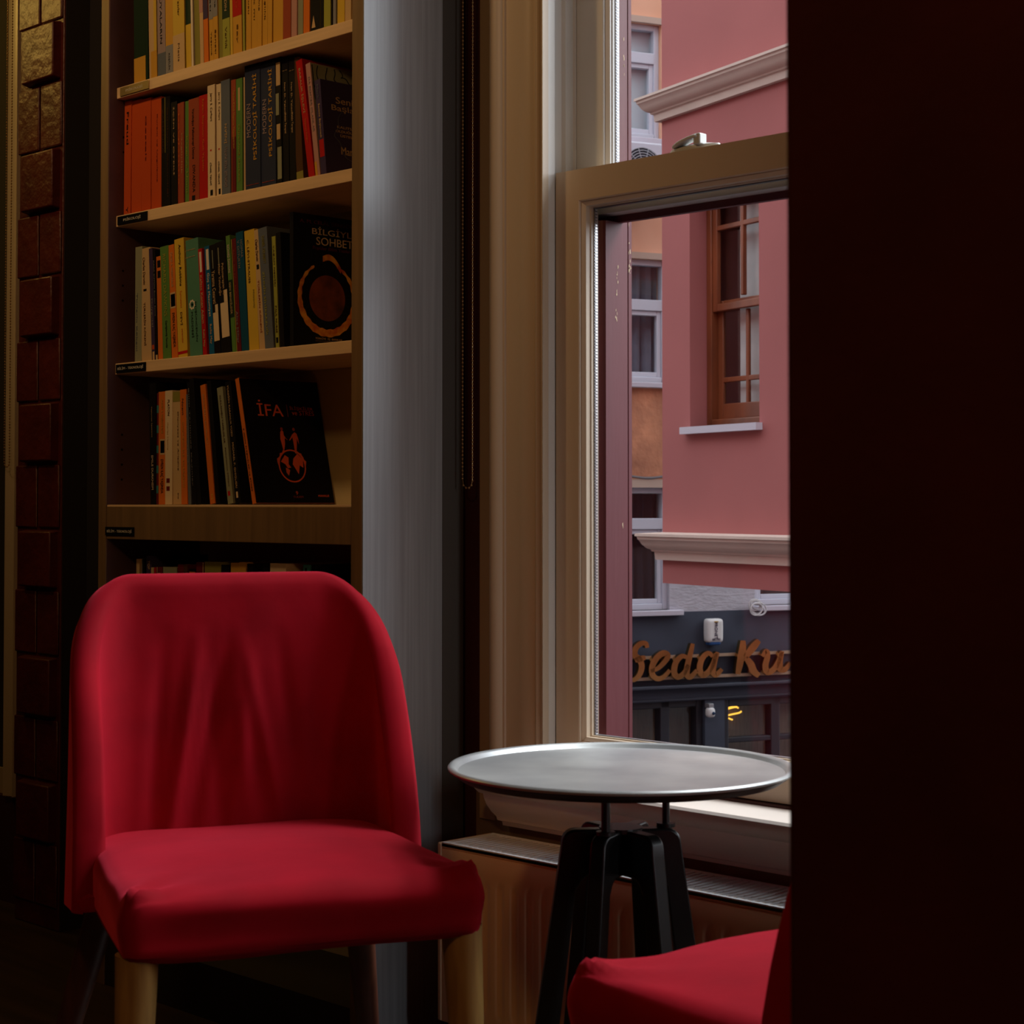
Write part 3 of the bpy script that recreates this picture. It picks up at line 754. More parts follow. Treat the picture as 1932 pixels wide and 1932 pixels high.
# ================================================================== BOOKCASE
YB = -0.247                                   # front plane of the bookcase
bxr, bxri = hit(683, 600, YB).x, hit(663, 600, YB).x
bxl, bxli = hit(188, 600, YB).x, hit(202, 600, YB).x
bk = thing('bookcase', 'tall brown bookcase with pale shelves full of paperbacks and a grey end panel', 'bookcase', ((bxl + bxr) / 2, YB / 2, 0))
KI = L(bk)
SH = [hit(660, y, -0.229).z for y in (37, 318, 642)]
SH.append(0.95 - 0.0005)
ST = 0.0225
REC = 0.018
mb = MB(); mb.box(bxl, bxli, YB, -.015, 0, 2.62); mb.build('side_panel', M_CARCASS, bk, bevel=.0008, local=KI)
mb = MB(); mb.box(bxli, bxli + .002, YB + .002, -.02, .08, 2.6); mb.build('inner_lining', M_INNER, bk, local=KI)
mb = MB(); mb.box(bxri, bxr, YB, -.015, 0, 2.62); o = mb.build('side_panel', M_CARCASS, bk, bevel=.0008, local=KI)
yp = (CAM + ray(834, 600) * ((bxr + .002 - CAM.x) / ray(834, 600).x)).y
mb = MB(); mb.box(bxr + .0002, bxr + .003, YB + .0005, yp, 0, 2.62); o = mb.build('end_panel', M_SIDE, bk, local=KI); o['label'] = 'brushed grey end panel'
mb = MB(); mb.box(bxr + .0002, bxr + .0045, yp, -.015, 0, 2.62); mb.build('filler_strip', mat('olive_filler', (0.055, 0.045, 0.035), .5), bk, local=KI)
mb = MB(); mb.box(bxli + .002, bxri, -.022, -.016, .08, 2.6); mb.build('back_panel', M_BACKP, bk, local=KI)
mb = MB(); mb.box(bxli, bxri, YB + .004, -.02, 0, .10); mb.build('plinth', mat('dark_plinth', (0.03, 0.022, 0.016), .6), bk, local=KI)  # plinth colour darkened to hold the shade behind the chair
mb = MB(); mb.box(bxli, bxri, YB, -.02, 2.6, 2.62); mb.build('top_panel', M_CARCASS, bk, local=KI)
xl_, xr_ = bxli + .0025, bxri - .0005
for z in [2.06] + SH[:3] + [.66]:
    mb = MB(); mb.box(xl_, xr_, YB + REC, -.023, z - ST, z); mb.build('shelf', M_SHELF, bk, bevel=.0012, local=KI)
mb = MB(); mb.box(xl_, xr_, YB + .001, -.023, SH[3] - ST, SH[3]); mb.build('shelf', M_SHELF, bk, bevel=.0008, local=KI)
mb = MB(); mb.box(xl_, xr_, YB - .0002, YB + .016, SH[3] - .068, SH[3] - .0035); mb.build('fascia', M_CARCASS, bk, bevel=.0008, local=KI)
for z in (1.0, 1.03, 1.06, 1.09, 1.36, 1.39, 1.42, 1.66, 1.69):
    mb = MB(); mb.tube([(bxli + .002, YB + .035, z), (bxli + .0026, YB + .035, z)], .0025, 8)
    mb.build('shelf_pin_hole', flat((0.01, 0.005, 0.005)), bk, local=KI)
# shelf name plates
M_PLATE = flat((0.006, 0.006, 0.007), .35); M_PTXT = flat((0.62, 0.58, 0.5))
for (pa, pb, ya, yb, txt, yy, tilt) in ((228, 282, 160, 178, 'PSİKOLOJİ', YB + REC, .02), (223, 279, 410, 428, 'PSİKOLOJİ', YB + REC, 0), (220, 276, 688, 705, 'BİLİM - TEKNOLOJİ', YB + REC, 0), (200, 254, 992, 1009, 'BİLİM - TEKNOLOJİ', YB - .0002, 0)):
    a = hit(pa, (ya + yb) / 2, yy); b = hit(pb, (ya + yb) / 2, yy)
    k = {160: 0, 410: 1, 688: 2}.get(ya)
    zc = (SH[k] - ST / 2) if k is not None else (a.z + b.z) / 2 - .002
    hh = .0085
    mb = MB(); mb.box(a.x, b.x, yy - .0022, yy - .0004, zc - hh, zc + hh)
    pl_ = mb.build('name_plate', mat('gilt_plate', (0.45, 0.34, 0.13), .3, .5) if ya == 160 else M_PLATE, bk, bevel=.0004, local=KI)  # top plate coloured gold to imitate lamplight falling on it
    LN = (b.x - a.x) * (.58 if txt[0] == 'P' else .86)
    t = text_part(pl_, 'lettering', txt, KI.inverted() @ Vector(((a.x + b.x) / 2, yy - .0024, zc)), (1, 0, 0), (0, 0, 1), LN, .0080, M_PTXT, .0002)
for o in bk.children:
    if o.name.startswith('side_panel'): pass

# ================================================================== BOOKS
YS = YB + .036                                # plane of the spines
def C(*a): return a
PAL = dict(dgreen=(0.018, 0.035, 0.02), ochre=(0.55, 0.30, 0.045), tan=(0.55, 0.38, 0.20), mauve=(0.30, 0.23, 0.24), gold=(0.58, 0.40, 0.06), grey=(0.22, 0.22, 0.24), slate=(0.11, 0.13, 0.17),
           olive=(0.24, 0.22, 0.05), pink=(0.45, 0.24, 0.22), black=(0.010, 0.009, 0.010), red=(0.42, 0.012, 0.012), orange=(0.62, 0.16, 0.022), rust=(0.30, 0.06, 0.03), cream=(0.68, 0.54, 0.36),
           green=(0.10, 0.22, 0.05), gteal=(0.08, 0.22, 0.15), navy=(0.028, 0.035, 0.07), blue=(0.01, 0.10, 0.24), dblue=(0.01, 0.07, 0.13), purple=(0.05, 0.035, 0.09), yellow=(0.62, 0.42, 0.05),
           brown=(0.08, 0.035, 0.015), greygreen=(0.26, 0.27, 0.18), orred=(0.50, 0.075, 0.018), white=(0.70, 0.62, 0.52), teal=(0.05, 0.20, 0.22), maroon=(0.13, 0.015, 0.02), yelgrn=(0.32, 0.33, 0.06))
def book(shelf, x0, x1, ybot, ytop, xtop, color, label, bands=(), texts=(), depth=.135, group=None, cover=None, pages=True):
    """x0, x1: spine edges at the shelf; ytop, xtop: where the top left spine corner shows; all read off the photograph and set on the spine plane"""
    z = SH4[shelf]
    a = hit(x0, ybot, YS); b = hit(x1, ybot, YS); t = hit(xtop, ytop, YS)
    w = max(.003, b.x - a.x - .0007)
    lean = atan2(t.x - a.x, t.z - z)
    h = sqrt((t.x - a.x) ** 2 + (t.z - z) ** 2)
    if abs(lean) < .006: lean = 0
    # lean to the left pivots on the right bottom edge of the block so nothing sinks into the board
    lift = w * sin(-lean) if lean < 0 else 0
    bkx = thing('book', label, 'book', (a.x, YS + random.uniform(-.001, .002), z + .0004 + (lift if lean < 0 else 0) * 0), group=group, ry=lean)
    if lean < 0:
        bkx.location = (a.x, bkx.location.y, z + .0004)
    m = flat(PAL[color] if isinstance(color, str) else color, .5)
    mb = MB(); th = .0007 if w < .02 else .001
    mb.prism([(0, 0, 0), (w, 0, 0), (w, depth, 0), (w - th, depth, 0), (w - th, th, 0), (th, th, 0), (th, depth, 0), (0, depth, 0)], (0, 0, h))
    mb.build('cover', m, bkx, bevel=.0003, seg=1)
    if pages:
        mb = MB(); mb.box(th + .0001, w - th - .0001, th + .0002, depth - .002, .0006, h - .0008); mb.build('pages', M_PAGES, bkx)
    for (f0, f1, col, *rest) in bands:
        u0, u1 = rest if rest else (0, 1)
        mb = MB(); mb.box(w * u0 + .00005, w * u1 - .00005, -.0003, .0002, h * f0 + .0001, h * f1 - .0001)
        mb.build('spine_band', flat(PAL[col] if isinstance(col, str) else col, .5), bkx)
    for (s, f0, f1, u, hh, col, *dr) in texts:
        d = dr[0] if dr else 'down'
        L_ = h * (f1 - f0); c_ = (w * u, -.0005, h * (f0 + f1) / 2)
        H_ = w * hh
        if d == 'down': text_part(bkx, 'title', s, c_, (0, 0, -1), (1, 0, 0), L_, H_, flat(PAL.get(col, (0.6, 0.5, 0.3)) if isinstance(col, str) else col), .0002)
        elif d == 'up': text_part(bkx, 'title', s, c_, (0, 0, 1), (-1, 0, 0), L_, H_, flat(PAL.get(col) if isinstance(col, str) else col), .0002)
        else: text_part(bkx, 'title', s, c_, (1, 0, 0), (0, 0, 1), w * .8, H_, flat(PAL.get(col) if isinstance(col, str) else col), .0002)
    if cover: cover(bkx, w, h, depth)
    return bkx
SH4 = SH + [.66]
B1 = 110  # nominal shelf line for the top shelf is taken per book below
def sl(px, k): # image y of shelf k's spine line at px
    y0, y1 = ((167, 37), (413, 318), (686, 642), (949, 952), (1260, 1330))[k]
    return y0 + (y1 - y0) * (px - 219) / 441.0
def bk_(k, x0, x1, ytop, xtop, color, label, **kw):
    return book(k, x0, x1, sl(x0, k), ytop, xtop, color, label, **kw)
TOP1 = -40
T1 = [
 (254, 276, -2, 'dgreen', 'dark green book with an ochre spine sticker, first on the top shelf', [(0, .235, 'ochre')], []),
 (276, 281, -2, 'dgreen', 'very thin dark green book beside the first ochre sticker, top shelf', [], []),
 (282, 297, -3, 'tan', 'pinkish tan book with an orange foot, third on the top shelf', [(0, .26, 'ochre', .25, 1), (.26, 1, 'gold', .65, 1)], []),
 (298, 313, -3, 'mauve', 'mauve book with dark title and slate foot on the top shelf', [(0, .22, 'slate')], [('RÜYALARIN', .3, .75, .5, .3, 'black')]),
 (313, 327, -2, 'ochre', 'brownish ochre book with a blue grey foot on the top shelf', [(0, .27, 'grey')], [('KİŞİLİK', .05, .2, .5, .25, 'black')]),
 (328, 350, -3, 'gold', 'wide gold book with a grey tan foot on the top shelf', [(0, .34, 'tan')], [('Seçme Yazılar', .5, .85, .5, .2, 'brown'), ('Metis', .1, .26, .5, .15, 'brown')]),
 (351, 361, -4, 'dgreen', 'forest green book with a bright yellow foot on the top shelf', [(0, .42, 'yellow')], []),
 (362, 366, -4, 'white', 'thin white booklet standing between two green spines, top shelf', [], []),
 (367, 377, -4, 'olive', 'olive green book right of the thin white booklet, top shelf', [], []),
 (378, 385, -4, 'tan', 'slim beige book beside the olive green one, top shelf', [(.5, 1, 'pink')], []),
 (386, 395, -4, 'orange', 'orange book with a dark purple top half on the top shelf', [(.44, 1, 'purple')], []),
 (396, 404, -4, 'ochre', 'left one of the twin books with grey upper and ochre lower spine', [(.42, 1, 'grey')], [('Yaşama', .08, .3, .5, .3, 'brown'), ('Sanatı', .5, .8, .5, .4, 'black')]),
 (404, 413, -4, 'ochre', 'right one of the twin books with grey upper and ochre lower spine', [(.42, 1, 'grey')], [('Sanatı', .08, .3, .5, .3, 'brown'), ('Yaşama', .5, .8, .5, .4, 'black')]),
 (413, 420, -4, 'olive', 'slim moss green book between grey and black topped books, top shelf', [(.75, 1, 'orred')], []),
 (420, 434, -3, 'yelgrn', 'olive yellow book with a blackish green upper spine, top shelf', [(.38, 1, 'dgreen')], [('ZORBA KADIN', .45, .85, .5, .3, 'tan'), ('Varlık', .1, .3, .5, .25, 'brown')]),
 (435, 440, -3, 'gold', 'narrow gold book just left of the red topped one, top shelf', [], []),
 (441, 458, -3, 'ochre', 'ochre book with a bright red upper spine on the top shelf', [(.38, 1, 'red')], [('PSİKANALİZ', .45, .85, .5, .28, 'orred'), ('Say', .12, .3, .5, .2, 'brown')]),
 (459, 463, -3, 'yelgrn', 'thin pale green booklet right of the red topped book', [], []),
 (464, 474, 0, 'ochre', 'ochre book with brown title, leftmost of the plain ochre series', [], [('Rüya Duygusu', .38, .95, .5, .3, 'brown')]),
 (474, 485, 0, 'ochre', 'second ochre book of the plain series, after the leftmost', [], [('Yaşamak mı', .30, .9, .5, .3, 'brown')]),
 (485, 494, 0, 'ochre', 'third ochre book of the plain series', [], [('Kızmak Üzerine', .38, .95, .5, .32, 'brown')]),
 (494, 504, 0, 'ochre', 'fourth ochre book of the plain series', [], [('Yeni Bir Yaşlılık', .28, .95, .5, .3, 'brown')]),
 (504, 513, 0, 'ochre', 'fifth ochre book of the plain series', [], [('Sen Seni', .5, .95, .5, .3, 'brown')]),
 (514, 533, 0, 'ochre', 'widest ochre book, last of the plain ochre series', [], [('Aşkın Yıkıcılığı', .45, .95, .72, .16, 'brown')]),
 (534, 549, 0, 'rust', 'brick red book beside the plain ochre series, top shelf', [], [('Günlükler', .65, .95, .4, .22, 'black')]),
 (550, 561, 0, 'pink', 'dusty pink book on the right half of the top shelf', [], []),
 (561, 571, 0, 'greygreen', 'grey green book between dusty pink and orange ones', [], []),
 (572, 584, 0, 'orange', 'plain orange book left of the mountain spine, top shelf', [], []),
 (585, 603, 0, 'olive', 'dark olive book with a small pale mountain at its foot', [(0, .36, 'black')], [('K', .66, .80, .5, .5, 'black')]),
 (604, 610, 0, 'black', 'black book right of the mountain spine, top shelf', [], []),
 (611, 624, 0, 'yelgrn', 'pale yellow book near the right end of the top shelf', [], []),
 (624, 627, 0, 'black', 'very thin black booklet near the right end of the top shelf', [], []),
 (628, 634, 0, 'grey', 'slim grey book left of the bright yellow one, top shelf', [], []),
 (635, 649, 0, 'yellow', 'bright yellow book second from the right end, top shelf', [], []),
 (650, 662, 0, 'tan', 'tan book at the right end of the top shelf', [], []),
]
G1 = 'books on the top visible shelf'
for i, (x0, x1, dx, col, lab, bands, texts) in enumerate(T1):
    b = bk_(0, x0, x1, -52 + random.uniform(-6, 6) - (x0 - 254) * .2, x0 + dx, col, lab, bands=bands, texts=texts, group=G1)
    if 'mountain at' in lab:
        w = .018
        mb = MB(); mb.prism([(.004, -.0004, .012), (.009, -.0004, .034), (.0145, -.0004, .012)], (0, -.0002, 0)); mb.build('mountain_print', flat(PAL['tan']), b)
G2 = 'books on the second shelf'
def cover_lines(b, w, h, d):
    m1, m2 = flat(PAL['greygreen']), flat(PAL['black'])
    mb = MB(); mb.box(w, w + .0003, .002, d - .001, .001, h - .001); mb.build('cover_print', m1, b)
    mb = MB()
    for k in range(6):
        r = .018 + .017 * k
        pts = [Vector((w + .0004, min(d - .003, max(.004, .085 + (r + .006 * sin(5 * t + k)) * cos(t))), min(h - .003, h - .004 + (r + .005 * sin(4 * t + k * 1.3)) * sin(t) * 1.1))) for t in [pi + pi * i / 40 for i in range(41)]]
        mb.tube(pts, .0010, 4)
    mb.build('line_print', m2, b, smooth=True)
def cover_sen(b, w, h, d):
    R, U = (0, 1, 0), (0, 0, 1); X = w + .0004; col = flat(PAL['tan'])
    text_part(b, 'title', 'Seninle', (X, .068, h * .805), R, U, .070, .012, col, .0002)
    text_part(b, 'title', 'Başlamadı', (X, .071, h * .715), R, U, .098, .013, col, .0002)
    text_part(b, 'subtitle', 'KALITSAL AİLE', (X, .068, h * .53), R, U, .072, .006, col, .0002)
    text_part(b, 'subtitle', 'OLDUĞUMUZA VE', (X, .068, h * .485), R, U, .08, .006, col, .0002)
    text_part(b, 'subtitle', 'ÜSTESİNDEN', (X, .068, h * .44), R, U, .06, .006, col, .0002)
    text_part(b, 'author', 'Mark', (X, .055, h * .28), R, U, .035, .014, col, .0002)
    mb = MB(); pf = spline([(X, .050, h * .72), (X, .036, h * .62), (X, .034, h * .52), (X, .024, h * .43), (X, .036, h * .36), (X, .040, h * .28), (X, .052, h * .20), (X, .085, h * .17)], 6)
    mb.tube(pf, .0005, 4); mb.build('profile_line', flat(PAL['slate']), b)
T2 = [
 (234, 247, 192, 236, 'orred', 'brick orange book with black marks, leftmost on the second shelf', [], [('Freud', .62, .9, .5, .3, 'black'), ('Y', .03, .08, .5, .3, 'black')]),
 (247, 266, 191, 248, 'orred', 'wide plain brick orange book, second from left on its shelf', [], []),
 (266, 284, 189, 266, 'orred', 'brick orange book in the middle of the orange block, with tiny dark title', [], [('Gestalt', .45, .85, .5, .13, 'maroon')]),
 (284, 303, 187, 284, 'orred', 'brick orange book at the right of the orange block', [], [('Kuram ve Uygulama', .25, .85, .6, .12, 'maroon')]),
 (304, 311, 186, 303, 'black', 'black book beside the brick orange block with faint title', [], [('ZAMANDA', .5, .9, .5, .3, 'brown')]),
 (311, 322, 184, 310, 'black', 'black book with a thin yellow line down its spine', [(.5, 1, 'olive', .08, .18)], [('Günlerin Getirdiği', .1, .9, .6, .2, 'brown')]),
 (323, 335, 194, 322, 'black', 'black book with brown capitals, left of the narrow brown pair', [], [('İÇİM VE ÖTEKİ', .3, .95, .5, .25, 'tan')]),
 (335, 341, 196, 334, 'rust', 'narrow brown book left of the green striped spine', [], [('Bağlanma', .2, .9, .5, .4, 'orange')]),
 (341, 348, 194, 341, 'rust', 'narrow reddish brown book with pale title, touching the olive green one', [], [('Özgürlük', .3, .7, .5, .35, 'tan')]),
 (349, 357, 192, 349, 'green', 'olive green book with yellow lettering on the second shelf', [], [('Kaygı ve Umut', .1, .66, .5, .4, 'yelgrn')]),
 (357, 377, 189, 356, 'rust', 'wide brown orange book with black lettering and a white oval', [(.02, .07, 'black', .3, .6)], [('DIVANDA', .10, .36, .5, .22, 'black'), ('Varoluşçu Psikoterapi Üstüne', .42, .9, .45, .3, 'black')]),
 (377, 393, 182, 376, 'red', 'red book with thin orange title reading down its spine', [], [('Ergen Beyninin Gizli Yaşamı', .28, .96, .5, .22, 'orange')]),
 (393, 407, 163, 392, 'cream', 'left one of the two cream books with a small leaf mark', [(.03, .08, 'black', .35, .7), (.42, .435, 'red', .35, .55)], [('CİNSEL TERAPİ', .12, .32, .45, .22, 'black'), ('Jerry S. Carhart', .68, .93, .5, .32, 'brown')]),
 (408, 419, 160, 407, 'cream', 'right one of the two cream books with a small leaf mark', [(.03, .08, 'black', .35, .7), (.42, .435, 'red', .35, .55)], [('CİNSEL TERAPİ', .12, .32, .45, .25, 'black'), ('Jerry S. Carhart', .68, .93, .5, .32, 'brown')]),
 (419, 436, 154, 417, 'slate', 'slate blue book with pale title reading up its spine', [], [('DOKUZ YÜZ KATLI', .08, .42, .5, .32, 'mauve', 'up'), ('İNSAN', .45, .62, .5, .34, 'tan', 'up')]),
 (437, 446, 152, 436, 'rust', 'narrow dark red book with orange title beside the slate blue one', [(.0, .5, 'maroon', .2, 1)], [('Neden Kendi Hayatını Yaşamıyorsun', .4, .9, .6, .45, 'ochre')]),
 (446, 458, 150, 445, 'green', 'green book with a white strip at the top of its spine', [(.72, .92, 'tan', .35, .65)], [('Öğrenilmiş Güçlülük', .1, .6, .5, .4, 'yelgrn')]),
 (459, 463, 146, 458, 'tan', 'narrow tan book just before the two large navy volumes', [], []),
 (464, 493, 122, 462, 'navy', 'left one of the two wide navy history of psychology volumes', [], [('PSİKOLOJİ TARİHİ', .235, .90, .66, .34, 'ochre', 'up'), ('MODERN', .42, .68, .26, .26, 'mauve', 'up'), ('kaknüs', .035, .06, .5, .03, 'orred', 'flat')]),
 (493, 521, 112, 491, 'navy', 'right one of the two wide navy history of psychology volumes', [], [('PSİKOLOJİ TARİHİ', .235, .90, .66, .34, 'ochre', 'up'), ('MODERN', .42, .68, .26, .26, 'mauve', 'up'), ('kaknüs', .035, .06, .5, .03, 'orred', 'flat')]),
 (522, 532, 110, 519, 'black', 'black book with a pale portrait collage down its spine', [(.78, .96, 'tan', .1, .9), (.55, .72, 'greygreen', .0, .6), (.36, .48, 'tan', .1, .8), (.05, .3, 'greygreen', .2, 1)], []),
 (533, 545, 110, 530, 'black', 'black book numbered 29 beside the portrait collage spine', [], [('29', .87, .92, .5, .05, 'tan', 'flat'), ('Ivan D. Yalom', .55, .8, .5, .22, 'tan'), ('Mekân Terapisi', .40, .56, .5, .35, 'tan')]),
 (546, 558, 110, 543, 'black', 'second black book numbered 29, further right', [], [('29', .87, .92, .5, .05, 'tan', 'flat'), ('Ivan D. Yalom', .55, .8, .5, .22, 'tan'), ('Mekân Terapisi', .40, .56, .5, .35, 'tan')]),
 (559, 572, 112, 548, 'brown', 'dark brown book left of the leaning red one, second shelf', [(0, .08, 'olive')], []),
]
for (x0, x1, yt, xt, col, lab, bands, texts) in T2:
    bk_(1, x0, x1, yt, xt, col, lab, bands=bands, texts=texts, group=G2, depth=.14)
bk_(1, 583, 595, 117, 558, 'red', 'red book leaning left with capitals running down its spine', group=G2, texts=[('BABALIK İŞLEVİ', .55, .93, .5, .42, 'tan'), ('Mehmet Sungur', .3, .5, .5, .2, 'orange')])
bk_(1, 596, 605, 122, 576, 'pink', 'pinkish book leaning left with wavy black lines on its cover', group=G2, texts=[('DA BENZER OLANLAR', .4, .88, .5, .4, 'mauve')], cover=cover_lines, bands=[(0, .14, 'ochre', 0, .5)], depth=.14)
bk_(1, 606, 617, 153, 593, 'purple', 'dark navy book leaning left with a face profile on its cover', group=G2, texts=[('Mark', .8, .95, .5, .3, 'slate'), ('Seninle Başlamadı', .4, .75, .5, .35, 'tan')], bands=[(.2, .38, 'red', .1, .9)], cover=cover_sen, depth=.14)

G3 = 'books on the third shelf'
def cover_fire(b, w, h, d):
    R, U = (0, 1, 0), (0, 0, 1); X = w + .0004
    text_part(b, 'author', 'A. M. CELÂL ŞENGÖR', (X, .078, h * .945), R, U, .125, .010, flat(PAL['maroon']), .0002)
    text_part(b, 'title', 'BİLGİYLE', (X, .096, h * .885), R, U, .105, .0145, flat(PAL['cream']), .0002)
    text_part(b, 'title', 'SOHBET', (X, .096, h * .808), R, U, .086, .0145, flat(PAL['cream']), .0002)
    text_part(b, 'subtitle', 'Popüler Bilim Yazıları', (X, .090, h * .752), R, U, .09, .008, flat(PAL['maroon']), .0002)
    cy0, cz0, r0 = .078, h * .385, .064
    m = mat('fire_print', (0.95, 0.50, 0.04), .6, color2=(0.60, 0.09, 0.01), scale=45)
    mb = MB(); rows = []
    for i in range(61):
        t = radians(118 + 310 * i / 60); wd = .0018 + .0052 * sin(pi * min(1, i / 60)) + .0010 * sin(i * 1.9)
        rows.append([(X, cy0 + (r0 - wd) * cos(t), cz0 + (r0 - wd) * sin(t)), (X, cy0 + (r0 + wd) * cos(t), cz0 + (r0 + wd) * sin(t)), (X + .0002, cy0 + (r0 + wd) * cos(t), cz0 + (r0 + wd) * sin(t)), (X + .0002, cy0 + (r0 - wd) * cos(t), cz0 + (r0 - wd) * sin(t))])
    mb.loft(rows)
    hp = spline([(X, cy0 - .010, cz0 + r0 + .008), (X, cy0 + .004, cz0 + r0 + .012), (X, cy0 + .018, cz0 + r0 + .006), (X, cy0 + .032, cz0 + r0 - .010)], 5)
    mb.loft([[(p.x, p.y, p.z - .006), (p.x, p.y, p.z + .005), (p.x + .0002, p.y, p.z + .005), (p.x + .0002, p.y, p.z - .006)] for p in hp])
    mb.build('fire_ring_print', m, b)
    mb = MB(); mb.loft([[(X + dx_, cy0 + .042 * cos(t), cz0 + .042 * sin(t)) for t in [2 * pi * i / 40 for i in range(40)]] for dx_ in (0, .0002)])
    mb.build('planet_print', mat('planet_print_ink', (0.30, 0.065, 0.015), .7, color2=(0.06, 0.012, 0.006), scale=22), b)
    text_part(b, 'publisher', 'TÜRKİYE  İŞ  BANKASI', (X, .081, h * .08), R, U, .062, .0055, flat(PAL['tan']), .0002)
    text_part(b, 'publisher', 'Kültür Yayınları', (X, .081, h * .038), R, U, .046, .0045, flat(PAL['tan']), .0002)
    mb = MB(); mb.box(X, X + .0002, .05, .112, h * .06, h * .0615); mb.build('rule_print', flat(PAL['tan']), b)
T3 = [
 (253, 266, 467, 254, 'greygreen', 'pale grey green book, leftmost on the third shelf', [], [('Türlerin Kökeni', .1, .6, .3, .2, 'slate')]),
 (266, 286, 471, 262, 'tan', 'wide tan book second from left on the third shelf', [(.62, .64, 'black', .3, .6)], [('TÜRLERİN KÖKENİ', .14, .52, .4, .2, 'brown'), ('Charles Darwin', .68, .92, .4, .2, 'brown')]),
 (287, 294, 470, 281, 'purple', 'narrow navy blue book beside the wide tan one, third shelf', [(.10, .14, 'orred', .2, .8), (.0, .08, 'tan', .3, .8)], [('Duygusal', .3, .55, .5, .5, 'grey')]),
 (294, 299, 472, 288, 'black', 'narrow black book with tiny white text, third shelf', [(0, .05, 'tan', .2, .9)], [('KARA BÜTÜN Bundan Sonra', .4, .9, .5, .4, 'grey')]),
 (299, 308, 485, 295, 'orange', 'low orange book with black dots at its top, third shelf', [(.89, .96, 'black', .2, .9), (.79, .86, 'black', .2, .9)], []),
 (308, 324, 467, 302, 'green', 'bright green book with yellow capitals, third shelf', [], [('RICHARD DAWKINS', .38, .93, .5, .34, 'yelgrn'), ('Genişlemiş Fenotip', .1, .34, .5, .26, 'dgreen')]),
 (324, 336, 464, 316, 'orange', 'orange book with a small black photo block, third shelf', [(.44, .58, 'tan', .1, .95), (.455, .565, 'black', .2, .9)], [('DAVID A. WEINTRAUB', .63, .93, .55, .3, 'tan'), ('EVREN KAÇ YAŞINDA', .1, .40, .5, .5, 'brown')]),
 (336, 354, 453, 328, 'yellow', 'yellow book with bold black author name, third shelf', [(.03, .055, 'red', .0, 1.0)], [('Anthony Robbins', .60, .95, .52, .30, 'black'), ('İçindeki', .42, .56, .52, .22, 'orange'), ('DEVİ', .27, .38, .52, .24, 'brown'), ('uyandır', .12, .24, .52, .2, 'orange')]),
 (359, 383, 455, 350, 'gteal', 'wide teal green book with a white cog wheel, third shelf', [], [('STEVEN', .89, .93, .35, .045, 'tan', 'flat'), ('PINKER', .83, .87, .35, .045, 'tan', 'flat'), ('DÜŞÜNCENİN', .12, .46, .62, .18, 'dgreen'), ('MADDESİ', .16, .38, .32, .18, 'dgreen')]),
 (384, 392, 471, 374, 'red', 'narrow red book with a white strip, third shelf', [(.78, .97, 'white', .3, .8)], [('Kafese Konan Adam', .3, .75, .5, .5, 'tan'), ('Rollo May', .08, .24, .5, .5, 'tan')]),
 (395, 405, 466, 385, 'blue', 'narrow blue book with a white strip, third shelf', [(.78, .97, 'white', .3, .8)], [('Güç ve Masumiyet', .35, .75, .5, .5, 'white'), ('Rollo May', .1, .28, .5, .45, 'tan')]),
 (405, 417, 464, 394, 'black', 'black book with a white peak shape low on its spine, left one', [(.12, .38, 'cream', .1, .95), (.38, .45, 'cream', .5, .95), (.78, .95, 'greygreen', .45, .55)], [('Yaratma Cesareti', .46, .76, .5, .5, 'tan')]),
 (417, 436, 459, 405, 'black', 'wider black book with a white peak shape low on its spine, right one', [(.14, .45, 'cream', .2, .95), (.45, .56, 'cream', .6, .95), (.78, .95, 'greygreen', .25, .33)], [('Psikoterapist ve', .52, .8, .62, .25, 'tan'), ('Mitler Yolculuğu', .52, .8, .28, .25, 'tan')]),
 (437, 445, 446, 424, 'green', 'green book with white lettering left of the dark red leaning pair', [(.3, .62, 'dgreen')], [('RICHARD DAWKINS', .68, .92, .5, .5, 'white'), ('GEN BENCİLDİR', .33, .6, .5, .5, 'tan')]),
 (446, 455, 452, 435, 'maroon', 'dark maroon book with small pale title running down, third shelf', [(0, 1, 'yelgrn', 0, .12)], [('Beden asla yalan söylemez', .42, .9, .5, .4, 'rust'), ('Alice Miller', .08, .36, .5, .4, 'grey')]),
 (456, 470, 440, 444, 'dblue', 'petrol blue book with pale capitals at the top, third shelf', [], [('HOIMAR', .78, .93, .75, .28, 'grey'), ('V. DITFURTH', .70, .93, .3, .28, 'grey')]),
 (470, 489, 437, 460, 'yellow', 'yellow book with brown capitals left of the tan one, third shelf', [], [('C. LÉVI-STRAUSS', .56, .92, .35, .22, 'brown'), ('Hüzünlü', .35, .5, .7, .14, 'olive')]),
 (489, 501, 436, 476, 'tan', 'tan book with reddish title and small bird mark, third shelf', [(.67, .71, 'black', .3, .7)], [('TÜRLERİN KÖKENİ', .14, .58, .5, .28, 'rust'), ('Charles Darwin', .74, .92, .5, .35, 'brown')]),
 (501, 518, 433, 487, 'slate', 'dark slate book with yellow capitals, third shelf', [], [('ZİHNİN SİHİRBAZLIĞI', .12, .64, .4, .26, 'yelgrn'), ('DANIEL DENNETT', .7, .93, .55, .3, 'olive')]),
 (519, 526, 447, 511, 'yelgrn', 'narrow pale green book with dark capitals, third shelf', [(.05, .1, 'black', .2, .8)], [('YAŞAM NEDİR?', .55, .92, .5, .5, 'brown'), ('PAUL NURSE', .14, .38, .5, .45, 'brown')]),
]
